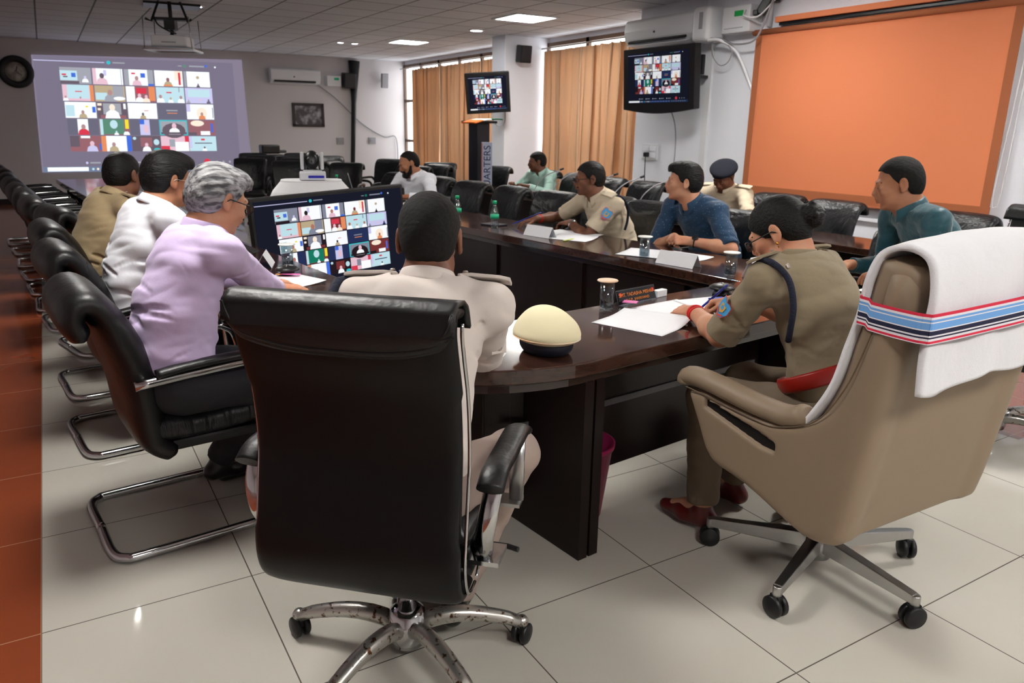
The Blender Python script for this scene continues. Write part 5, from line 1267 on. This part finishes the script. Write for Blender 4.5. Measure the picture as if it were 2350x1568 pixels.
def patch(p, sd, face, t=.45, size=.035):
    S0, e, w = p['arms'][sd]; c = Vector(S0 + (e - S0) * t); ax = Vector(N3(e - S0)); f = Vector(face); f = (f - ax * f.dot(ax)).normalized(); s_ = f.cross(ax)
    c = c + f * .072 - p['base']; R = Matrix((s_, -ax, f)).transposed()
    poly = [(-.8, .9), (-.45, 1.0), (0, .82), (.45, 1.0), (.8, .9), (.85, 0), (.5, -.75), (0, -1.05), (-.5, -.75), (-.85, 0)]
    b = MB(); curve = lambda x: -x * x * 7
    def sh(P_, k, z, mi): b.add([c + R @ Vector((x * size * k, y * size * k, z + curve(x * size * k))) for x, y in P_], [tuple(range(len(P_)))], mi, False)
    sh(poly, 1.08, .0015, 2); sh(poly, 1.0, .0025, 0); sh([(-.4, .45), (.4, .45), (.35, -.2), (0, -.5), (-.35, -.2)], 1, .0035, 1); sh([(-.2, .3), (.2, .3), (.2, -.1), (-.2, -.1)], 1, .0042, 0); sh([(-.6, -.35), (0, -.75), (.6, -.35), (.5, -.6), (0, -.98), (-.5, -.6)], 1, .0038, 2)
    b.build('shoulder_patch', [M['patchblue'], M['patchgold'], M['patchred']], p['root'])
# 1 officer in cream seen from behind
p = person('person seen from behind in a cream uniform shirt with cropped black hair', D3(.85, 1.84, 1.155), (.49, .85, -.22), D3(.66, 1.62, .57), (.6, .8),
    dict(w=D3(.76, 2.16, .80), d=(.5, .6, -.1), pole=D3(-.8, .2, -.5)), dict(w=D3(.88, 2.07, .785), d=(-.6, .7, -.1), pole=D3(1, .1, -.9)), 'skin_dark', 'cream', 'creamdark', hair='buzz', hairm='hair_short', sleeve='elbow', wide=.99, res=.004, q=1.03, belly=1.05,
    knees={'R': (D3(1.04, 1.70, .55), D3(.87, 1.75, .12)), 'L': (D3(.78, 2.05, .54), D3(.80, 1.98, .1))}, curve=.035)
for s_ in 'LR': epaulette(p, s_, M['cream'])
S0 = p['Sh']['L']; o = -p['rt']
local_tube(p, [S0 + o * .03 + p['s1'] * .072 + p['fr'] * .02, S0 + o * .055 + p['s1'] * .05 - p['fr'] * .03, S0 + o * .06 - p['s1'] * .0 - p['fr'] * .055, S0 + o * .055 - p['s1'] * .06 - p['fr'] * .06, S0 + o * .03 - p['s1'] * .13 - p['fr'] * .05], .014, 'shoulder_cord', M['navy'])
S0, e, w = p['arms']['R']; c = Vector(S0 + (e - S0) * .62 - p['h2'] * .052 + p['rt'] * .050) - p['base']; n = Vector(N3(p['rt'] * .75 - p['h2'] * .8)); Rm = n.to_track_quat('Z', 'Y').to_matrix()
tb = MB().box(c, (.05, .036, .004), R=Rm).build('sleeve_tab', M['cream'], p['root'], bevel=.0018); MB().lathe([(0, 0), (.009, 0), (.009, .003), (.006, .0045), (0, .003)], 14, c + n * .002 - Vector((0, 0, 0)), Rm).build('button', M['steel'], tb)
# 2 grey haired man in lavender
p = person('person in a pale lavender shirt with grey hair and spectacles', D3(.50, 2.86, 1.185), (.90, .34, -.36), D3(.27, 2.80, .57), (.97, .22),
    dict(w=D3(.74, 3.30, .79), d=(.9, .1, -.1), pole=D3(0, .8, -.6)), dict(w=D3(.74, 3.08, .80), d=(.95, .05, -.05), pole=D3(-.2, -.8, -.5), pose='rest'), 'skin_light', 'lavender', 'darkpants', hair='gray', hairm='hair_gray', sleeve='long', wide=1.05, belly=1.12, res=.004, curve=.045,
    knees={'R': (D3(.66, 2.72, .53), D3(.44, 2.98, .16)), 'L': (D3(.68, 3.0, .53), D3(.50, 3.08, .1))})
spectacles(p); wristband(p, 'R', 'wrist_watch', (M['blackplastic'], M['chrome']), w=.018, r=.031, at=.022, face=(1, 0))
# 3 man in white
p = person('person in a white shirt and thin spectacles looking at his phone', D3(.45, 3.74, 1.20), (.93, .30, -.2), D3(.25, 3.83, .57), (.97, .2),
    dict(w=D3(.68, 3.98, .84), d=(.8, -.5, .2), pole=D3(0, .8, -.6), pose='grip'), dict(w=D3(.66, 3.68, .83), d=(.85, .35, .45), n=(0, -.9, .3), pole=D3(-.2, -.8, -.5), pose='grip'), 'skin', 'whiteshirt', 'greypants', hair='full', sleeve='long', wide=1.04, belly=1.1, res=.0045, curve=.04)
spectacles(p, True)
# 4 khaki officer left
p = person('person in a brown khaki uniform shirt turned away towards the projected picture', D3(.34, 4.66, 1.17), (.72, .68, -.08), D3(.16, 4.73, .57), (.93, .3),
    dict(w=D3(.68, 5.0, .80), pole=D3(0, .8, -.6)), dict(w=D3(.66, 4.6, .80), pole=D3(-.2, -.8, -.5)), 'skin_dark', 'khaki', 'olivepants', hair='short', sleeve='short', wide=1.05, belly=1.15, res=.005, curve=.04)
epaulette(p, 'R', M['khaki'])
# 5 woman officer writing
p = person('person in an olive khaki uniform writing, hair in a bun, red bangles and belt', D3(2.085, 1.715, 1.125), (-.36, .85, -.60), D3(2.13, 1.42, .58), (-.16, .98),
    dict(w=D3(2.04, 2.03, .785), d=(.0, .9, -.12), pole=D3(-.45, -.5, -.9), n=(-.3, 0, 1), pose='rest'), dict(w=D3(2.20, 1.97, .825), d=(-.5, .85, -.3), n=(.5, -.1, .8), pole=D3(.8, -.3, -.4), pose='pen'), 'skin_light', 'khaki_olive', 'olivepants', shoes='redshoe', hair='bun', sleeve='elbow', neck_drop=.09, wide=1.02, belly=1.12, res=.004, q=.97, curve=.05,
    knees={'L': (D3(1.94, 1.83, .53), D3(1.93, 1.80, .11)), 'R': (D3(2.18, 1.88, .53), D3(2.2, 1.9, .1))})
WOM = p
spectacles(p); epaulette(p, 'L', M['khaki_olive']); epaulette(p, 'R', M['khaki_olive']); patch(p, 'L', (-.9, .1, .3), t=.50, size=.036)
S0 = p['Sh']['L']; o = -p['rt']
local_tube(p, bez([S0 + o * .015 + p['s1'] * .07 + p['fr'] * .0, S0 + o * .03 + p['s1'] * .045 - p['fr'] * .055, S0 + o * .02 - p['s1'] * .02 - p['fr'] * .082, S0 + o * .02 - p['s1'] * .10 - p['fr'] * .07, S0 - p['s1'] * .165 - p['fr'] * .03 + o * .01, S0 - p['s1'] * .20 + p['fr'] * .01 - o * .02], 5), .0105, 'shoulder_cord', M['navy'])
c = Vector(S0 + o * .02 + p['s1'] * .02 - p['fr'] * .095) - p['base']; MB().lathe([(0, -.004), (.0095, -.004), (.0095, .001), (.006, .003), (0, .001)], 14, c, Vector(-p['fr']).to_track_quat('Z', 'Y').to_matrix()).build('button', M['steel'], p['root'])
bc = p['P'] + p['s1'] * .125; loop = [bc + p['rt'] * .186 * math.cos(a * PI / 16) + p['fr'] * (.156 * math.sin(a * PI / 16) + .0) for a in range(32)]
local_tube(p, loop, .026, 'belt', M['redbelt'], 8, flat=(1.0, .22), closed=True)
wristband(p, 'L', 'red_bangles', (M['redthread'],), w=.007, r=.030, at=.005, rings=4)
er = MB(); er.lathe([(0, .006), (.0045, .004), (.0055, 0), (.003, -.005), (0, -.006)], 10, p['T'](-.083, -.004, -.036)); er.lathe([(0, .004), (.004, 0), (0, -.006)], 10, p['T'](-.084, -.004, -.047)); er.build('earring', M['gold'], p['root'])
# 6 man in teal
p = person('person in a dark teal shirt with cropped hair looking down', D3(3.52, 2.22, 1.215), (-.60, .72, -.22), D3(3.88, 1.94, .57), (-.86, .5),
    dict(w=D3(3.44, 2.14, .80), d=(-.6, .7, -.1), pole=D3(.1, -.3, -.9)), dict(w=D3(3.50, 2.42, .79), d=(-.8, .2, -.1), pole=D3(.5, .1, -1)), 'skin', 'teal', 'darkpants', hair='buzz', hairm='hair_short', sleeve='long', wide=1.08, res=.004, q=1.04, nose=1.05, jaw=1.05)
# 7 man in dotted blue
p = person('person in a blue dotted shirt with swept black hair and clasped hands', D3(3.43, 3.60, 1.135), (-.76, .63, .0), D3(3.76, 3.53, .57), (-.97, -.12),
    dict(w=D3(3.32, 3.39, .795), d=(-.6, .55, .05), n=(-.4, -.5, .7), pole=D3(.1, -.9, -.5), pose='clasp'), dict(w=D3(3.33, 3.55, .80), d=(-.7, -.55, .05), n=(-.4, .5, .7), pole=D3(.2, .9, -.4), pose='clasp'), 'skin_light', 'dotted', 'darkpants', hair='full', sleeve='elbow', wide=1.05, res=.004)
wristband(p, 'L', 'smart_watch', (M['blackplastic'], M['blackplastic']), w=.02, r=.031, at=.03, face=(.8, -.4), fr=.02)
# 8 officer with spectacles
p = person('person in a pale khaki uniform with spectacles and moustache reaching over papers', D3(3.27, 4.38, 1.11), (-.88, .44, -.08), D3(3.55, 4.36, .57), (-.98, .1),
    dict(w=D3(3.18, 4.46, .795), d=(-.25, .9, -.1), pole=D3(-.3, -.9, -.5), pose='rest'), dict(w=D3(3.06, 4.74, .80), d=(-.85, .2, -.15), pole=D3(.3, .6, -.3), pose='spread'), 'skin_dark', 'khaki_pale', 'olivepants', hair='short', sleeve='short', wide=1.08, belly=1.2, res=.0045, moustache=True, jaw=1.06)
spectacles(p); epaulette(p, 'L', M['khaki_pale']); patch(p, 'L', (-.6, -.8, 0), t=.3, size=.04)
wristband(p, 'L', 'steel_watch', (M['chrome'], M['chrome']), w=.016, r=.030, at=.03, face=(1, 0)); wristband(p, 'R', 'red_wrist_thread', (M['redthread'],), w=.01, r=.029, at=.03, rings=2)
S0 = p['Sh']['L']; o = -p['rt']
local_tube(p, bez([S0 + o * .0 + p['s1'] * .072, S0 + o * .03 + p['s1'] * .04 - p['fr'] * .05, S0 + o * .03 - p['s1'] * .05 - p['fr'] * .075, S0 + o * .02 - p['s1'] * .14 - p['fr'] * .05, S0 - p['s1'] * .2 - p['fr'] * .0 + o * .02], 5), .009, 'shoulder_cord', M['navy'])
# 9 officer with beret
p = person('person in a khaki uniform and navy beret with head bowed, behind the outer desk', D3(4.93, 4.70, 1.075), (-.80, -.18, -.55), D3(5.13, 4.82, .57), (-.97, -.2),
    dict(w=D3(4.72, 4.5, .79), pole=D3(0, -.8, -.6)), dict(w=D3(4.72, 4.9, .79), pole=D3(0, .8, -.6)), 'skin_dark', 'khaki_pale', 'olivepants', hair='cap', sleeve='short', wide=1.1, res=.0055, belly=1.1)
B = SDF(p['head'] - .2, p['head'] + .2, .004); R = p['R']; H_ = lambda x, y, z: p['head'] + R @ D3(x, y, z)
B.ell(H_(0, -.01, .03), (.088, .105, .07), R, k=0); B.plane(H_(0, .05, .035), -(R @ D3(0, -.1, 1)), k=.01); B.ell(H_(-.025, .0, .088), (.115, .125, .038), frame((R @ D3(0, 1, 0)), .25), k=.03)
link('beret', relmesh(B.mesh('beret', M['navycap']), p['base']), p['root']); epaulette(p, 'L', M['khaki_pale']); epaulette(p, 'R', M['khaki_pale'])
# 10 man in mint
p = person('person in a mint green shirt in the far background by the pillar', D3(5.02, 7.78, 1.06), (-.86, .40, -.1), D3(5.2, 7.92, .57), (-.95, -.1),
    dict(w=D3(4.78, 7.6, .79), pole=D3(0, -.8, -.6)), dict(w=D3(4.78, 7.95, .79), pole=D3(0, .8, -.6)), 'skin_dark', 'mint', 'darkpants', hair='short', sleeve='long', wide=1.0, res=.007)
# 11 bearded man
p = person('person in a white shirt with a dark beard, in the background left of the kiosk', D3(3.09, 7.15, 1.09), (-.93, .12, -.36), D3(3.32, 7.28, .57), (-.9, -.35),
    dict(w=D3(2.93, 6.86, .79), d=(-.5, .8, 0), pole=D3(0, -.8, -.5)), dict(w=D3(2.86, 7.16, .79), d=(-.3, -.9, 0), pole=D3(0, .8, -.5)), 'skin', 'whiteshirt', 'darkpants', hair='thin', hairm='hair_short', sleeve='long', wide=1.12, belly=1.2, res=.006, beard=True)

# ------------------------------------------------------------ things on and around the tables
ZT = .7405
def sheet(label, x, y, rz, w=.21, h=.297, z=0, curl=.0, fold=None, m='paper', name='paper_sheet', group=None, cat='paper'):
    def f(u, v):
        a, b_ = (u - .5) * w, (v - .5) * h; return (a, b_, z + .0012 + curl * (max(0, u - .45) / .55) ** 2 * (1 - .5 * v) + (fold or 0) * max(0, .25 - v) ** 2 * 4)
    o = MB().grid(f, 14, 14).build(name, M[m], solid=.0009); o.location = (x, y, ZT); o.rotation_euler[2] = rz
    return tag(o, label, cat, group)
def glass(label, x, y, lid='coaster', r=.030, h=.118, fill=.095, warm=False):
    t = thing('drinking_glass', label, 'glass', (x, y, ZT), 0, 'covered water glasses')
    MB().lathe([(0, .0), (r * .9, .0), (r, .012), (r, h), (r - .002, h), (r - .0022, .014), (r * .7, .010), (0, .010)], 28).build('tumbler', M['glassm'], t)
    if fill: MB().lathe([(0, .0105), (r * .68, .0105), (r - .0026, .0145), (r - .0026, fill), (0, fill)], 28).build('water', M['water'], t)
    MB().lathe([(0, h + .0005), (.041, h + .0005), (.043, h + .003), (.041, h + .006), (.0, h + .005)], 28).build('lid', M[lid], t)
    return t
glass('covered glass of water left of the black name plate', 1.88, 2.365, 'lightwarm')
glass('covered glass standing in front of the clasped hands', 2.88, 3.30)
glass('covered glass near the woman spectacles at the table corner', 2.90, 2.66, fill=.05)
glass('covered glass in front of the wide television at the left table arm', .985, 3.86, fill=.06)
# peaked soft cap
t = thing('uniform_cap', 'cream uniform cap with navy band lying on the near table corner', 'cap', (1.33, 1.98, ZT), .3)
S = SDF((-.16, -.16, -.02), (.16, .16, .17), .003)
S.ell((0, 0, .058), (.098, .118, .03), k=0); S.ell((.0, .0, .075), (.088, .108, .052), k=.03); S.ell((-.01, .0, .10), (.055, .065, .038), k=.04); S.plane((0, 0, .036), (0, 0, -1), k=.006); S.noise(.0007, (20, 20, 20), 1)
link('crown', S.mesh('crown', M['creamcap']), t).scale = (1, 1, 1.1)
MB().tube([(.0985 * math.cos(a * PI / 20), .1185 * math.sin(a * PI / 20), .0555) for a in range(40)], .0022, 6, closed=True).build('piping', M['lightwarm'], t)
S = SDF((-.16, -.16, -.02), (.16, .16, .1), .003); S.ell((0, 0, .03), (.078, .096, .05), k=0); S.plane((0, 0, .045), (0, 0, 1)); S.plane((0, 0, .001), (0, 0, -1)); link('band', S.mesh('band', M['capnavy']), t)
# name plate with lettering
t = thing('name_plate', 'black acrylic name plate with orange lettering beside the covered glass', 'name plate', (2.08, 2.43, ZT), .17)
T_ = Matrix(((0, 0, 1), (1, 0, 0), (0, 1, 0)))
MB().prism([(-.022, .0), (.022, .0), (.0, .062)], -.125, .125, T=T_).build('block', M['glassm'], t)
R_ = Matrix.Rotation(math.atan2(.062, .022), 4, 'X'); Mf = Matrix.Translation((0, -.0125, .031)) @ R_
MB().add([tuple(Mf @ Vector(q)) for q in ((-.118, -.028, .002), (.118, -.028, .002), (.118, .028, .002), (-.118, .028, .002))], [(0, 1, 2, 3)], 0, False).build('plate', mat('black_name_strip', (30, 30, 36), .25), t)
OT = mat('orange_lettering', (236, 140, 60), .5)
text('lettering', 'SMT. TADASHA MISHRA', .0215, OT, t, Mf @ Matrix.Translation((0, .008, .003)), .0004)
text('lettering', 'D.G.P , JHARKHAND', .0165, OT, t, Mf @ Matrix.Translation((0, -.015, .003)), .0004)
b = MB()
for x in (-.104, .104): b.add([tuple(Mf @ Vector((x + a, .012 + c_, .0032))) for a, c_ in ((-.007, -.008), (.007, -.008), (.007, .008), (-.007, .008))], [(0, 1, 2, 3)], 0, False)
b.build('red_crests', M['redthread'], t)
o = MB().box((0, 0, .015), (.07, .03, .03)).build('small_box', M['paper'], bevel=.002); o.location = (2.25, 2.46, ZT); o.rotation_euler[2] = .2; tag(o, 'small white box behind the right end of the name plate', 'box')
# papers near the woman
sheet('white sheet with lifted corners in front of the covered glass, partly over the table edge', 1.86, 2.12, .35, .24, .30, curl=.03)
sheet('white sheet under the woman hand with red bangles', 2.13, 2.24, .12, .30, .22, z=.002)
sheet('white sheet the woman is writing on', 2.32, 2.20, -.1, .21, .28, z=.004)
sheet('pink sticky note on the papers by the name plate', 2.0, 2.36, .7, .05, .06, z=.02, m='pinknote', name='sticky_note', cat='note')
# table microphones (round pucks)
def puck(label, x, y):
    t = thing('conference_microphone', label, 'microphone', (x, y, ZT), .4, 'round black table microphones')
    MB().lathe([(0, 0), (.040, 0), (.042, .006), (.034, .012), (.034, .02), (.058, .028), (.058, .034), (.045, .044), (.02, .050), (0, .051)], 32).build('body', M['blackplastic'], t)
    MB().tube([(-.02, -.02, .049), (0, .0, .053), (.02, -.02, .049)], .0022, 6).tube([(0, 0, .053), (.0, .022, .049)], .0022, 6).build('emblem', M['alu'], t)
puck('round black microphone near the woman officer writing hand', 2.53, 2.36); puck('round black microphone in front of the wide television', .93, 3.66)
o = MB().box((0, 0, .006), (.075, .03, .012)).build('ink_pad', M['penblue'], bevel=.003); o.location = (2.42, 2.28, ZT); o.rotation_euler[2] = -.1; tag(o, 'small blue tin beside the round microphone', 'tin')
def pen(label, a, b_):
    t = thing('pen', label, 'pen', a); d = Vector(b_) - Vector(a); MB().tube([(0, 0, 0), d * .12, d * .13, d], [.0012, .0035, .0045, .0045], 10).build('barrel', M['penblue'], t); MB().tube([d * .45, d * .98], .0052, 10).build('clip_cap', mat('dark_blue_cap', (14, 30, 120), .3), t)
pen('blue pen in the writing hand of the woman officer', (2.125, 2.115, .750), (2.205, 2.03, .875)); pen('dark blue pen in the outstretched hand over the far papers', (2.90, 4.82, .758), (3.08, 4.70, .85))
# folded name cards
def tent(label, x, y, rz, w=.2, h=.07):
    def prof(v): return (-.04 + .04 * v / .5, h * v / .5) if v < .5 else (.04 * (v - .5) / .5, h * (1 - (v - .5) / .5))
    o = MB().grid(lambda u, v: ((u - .5) * w, *prof(v)), 1, 8, sm=False).build('name_card', M['paper'], solid=.001); o.location = (x, y, ZT + .001); o.rotation_euler[2] = rz; tag(o, label, 'name card')
    return o
tent('folded white name card in front of the officer with spectacles', 2.81, 4.30, -1.35, .24); tent('folded white name card in front of the clasped hands', 2.88, 3.02, -1.40, .25)
tent('folded white card standing end on between the glass and the woman face', 3.03, 2.60, .2, .16, .1); tent('folded name card leaning beside the glass by the television', .90, 3.98, -1.9, .18)
for k, (lb, x, y, rz, w, h) in enumerate((('open white papers under the hands of the officer with spectacles', 3.02, 4.28, .2, .30, .42), ('white sheet with yellow tab near the officer with spectacles', 2.95, 4.12, .5, .21, .3),
        ('white papers under the covered glass before the clasped hands', 2.98, 3.38, .5, .25, .32), ('white sheet beneath the clasped hands', 3.10, 3.22, .1, .2, .3), ('white papers beside the woman face at the table corner', 3.12, 2.42, .4, .3, .3),
        ('white sheet under the right hand of the teal shirt', 3.30, 2.0, .2, .22, .3), ('white papers before the man in lavender', .88, 3.52, .3, .24, .32), ('white paper under the cream officer elbow', 1.10, 2.02, .5, .11, .14), ('papers lying on the far part of the right table arm by the bearded man', 2.85, 6.6, .4, .21, .3))):
    sheet(lb, x, y, rz, w, h, z=.0008 * (k % 3), curl=.012)
sheet('pink sticky note by the grey haired man papers', .93, 3.60, .9, .03, .09, z=.016, m='pinknote', name='sticky_note', cat='note'); sheet('orange sticky note by the grey haired man papers', .90, 3.64, .3, .06, .03, z=.014, m='orangenote', name='sticky_note', cat='note')
sheet('small pink note near the left arm of the cream officer', .74, 2.44, 1.2, .03, .08, z=.06 * 0 + .003, m='pinknote', name='sticky_note', cat='note'); sheet('yellow tab on the officer with spectacles papers', 2.88, 4.06, .4, .12, .02, z=.003, m='yellownote', name='sticky_note', cat='note')
# bottles
def bottle(label, x, y, s=1.0):
    t = thing('water_bottle', label, 'bottle', (x, y, ZT), 0, 'small water bottles with green caps')
    MB().lathe([(0, .0), (.028, .0), (.031, .008), (.031, .05), (.029, .055), (.031, .06), (.031, .115), (.028, .128), (.013, .162), (.0125, .178), (0, .178)], 22).build('bottle_body', M['clearplastic'], t)
    MB().lathe([(.0318, .072), (.0322, .072), (.0322, .102), (.0318, .102)], 22).build('label', M['bottlelabel'], t); MB().lathe([(0, .176), (.0155, .176), (.0155, .196), (.014, .199), (0, .199)], 18).build('cap', M['bottlecap'], t)
bottle('green capped water bottle nearer the officer with spectacles', 2.74, 4.80); bottle('green capped water bottle behind the cream officer head, farther one', 2.68, 5.28); bottle('small green capped bottle beside the grey laptop', 2.62, 8.0)
# laptop
t = thing('laptop', 'grey laptop open in front of the bearded man', 'laptop', (2.78, 7.55, ZT), 1.25)
MB().box((0, 0, .01), (.34, .24, .018)).build('keyboard_base', M['silver'], t, bevel=.004); MB().box((0, .15, .12), (.34, .008, .23), R=Matrix.Rotation(-.25, 3, 'X')).build('lid', M['silver'], t, bevel=.003)
# phones, small black objects
t = thing('phone', 'dark smartphone held up by the man in the white shirt', 'phone', (.76, 3.78, .875), .9); MB().box((0, 0, 0), (.07, .009, .14), R=Matrix.Rotation(-1.2, 3, 'X')).build('body', M['blackplastic'], t, bevel=.004); MB().box((0, -.0055, 0), (.064, .001, .13), R=Matrix.Rotation(-1.2, 3, 'X')).build('screen', mat('phone_screen', (40, 46, 56), .15), t)
o = MB().box((0, 0, .006), (.12, .17, .011)).build('diary', M['capnavy'], bevel=.003); o.location = (2.82, 4.95, ZT); o.rotation_euler[2] = .3; tag(o, 'dark blue diary under the outstretched hand', 'diary')
# wastebasket
t = thing('wastebasket', 'magenta plastic wastebasket behind the near table leg', 'bin', (1.61, 2.15, 0), 0)
MB().lathe([(0, .0), (.095, .0), (.128, .28), (.135, .28), (.138, .30), (.128, .30), (.09, .01), (0, .01)], 32).build('bucket', M['bin'], t)
# white clothed stand with pan tilt camera in the opening of the table
t = thing('draped_stand', 'white cloth draped over a stand behind the wide television', 'stand', (1.66, 5.66, 0), -.29)
def dr(u, v):
    a = 2 * PI * u; r = (.22 if v < .12 else .20 + .34 * ((v - .12) / .88) ** .55); e = 4 if v < .3 else 2.6
    ca, sa = math.cos(a), math.sin(a); x = math.copysign(abs(ca) ** (2 / e), ca); y = math.copysign(abs(sa) ** (2 / e), sa); f = 1 + .03 * v * math.sin(9 * a)
    if v == 0: r = .001
    return (r * x * f, r * .8 * y * f, 1.055 - (0 if v <= .12 else 1.03 * ((v - .12) / .88)))
MB().grid(dr, 48, 16, sm=False).build('tablecloth', M['white'], t); MB().box((0, 0, .52), (.3, .25, 1.0)).build('plinth', M['woodside'], t)
t = thing('conference_camera', 'white pan tilt conference camera standing on the white cloth', 'camera', (1.66, 5.62, 1.057), -.29); t.scale = (1.25, 1.25, 1.25)
MB().box((0, 0, .025), (.15, .13, .045)).box((0, 0, .05), (.11, .1, .012)).build('base', M['whiteplastic'], t, bevel=.01)
MB().box((-.056, 0, .11), (.02, .06, .10)).box((.056, 0, .11), (.02, .06, .10)).build('yoke', M['whiteplastic'], t, bevel=.006)
S = SDF((-.08, -.08, .02), (.08, .08, .2), .003); S.ell((0, 0, .115), (.042, .05, .055), k=0); link('head', S.mesh('head', M['blackplastic']), t)
MB().lathe([(0, 0), (.028, 0), (.030, .012), (.022, .016), (0, .010)], 22, (0, -.042, .11), Matrix.Rotation(PI / 2, 3, 'X')).build('lens', M['blackplastic'], t); MB().box((.02, -.067, .022), (.09, .003, .014)).build('status_lights', mat('blue_status_light', (30, 30, 120), .3, emit=.6), t)
# black bag and crumpled black plastic by the feet of the woman
S = SDF((-.16, -.14, -.01), (.16, .14, .26), .005); S.ell((0, 0, .09), (.1, .08, .095), k=0); S.ell((.02, .01, .16), (.05, .04, .06), k=.05); S.noise(.007, (34, 34, 40), 2, ridged=True); S.noise(.003, (80, 80, 80), 1); S.plane((0, 0, .002), (0, 0, -1))
o = link('black_bag', S.mesh('black_bag', mat('glossy_black_polythene', (12, 12, 16), .25))); o.location = (2.36, 2.08, 0); tag(o, 'crumpled glossy black bag on the floor beside the maroon shoes', 'bag')
# large items among the far chairs
t = thing('equipment_case', 'black equipment case standing among the far chairs by the projected picture', 'case', (3.5, 14.6, 0), .1)
MB().box((0, 0, .45), (.62, .45, .9)).build('case', M['blackplastic'], t, bevel=.02); MB().box((.05, .05, 1.0), (.34, .2, .16)).box((.2, 0, .96), (.3, .08, .05)).build('handle_block', M['blackplastic'], t, bevel=.03)
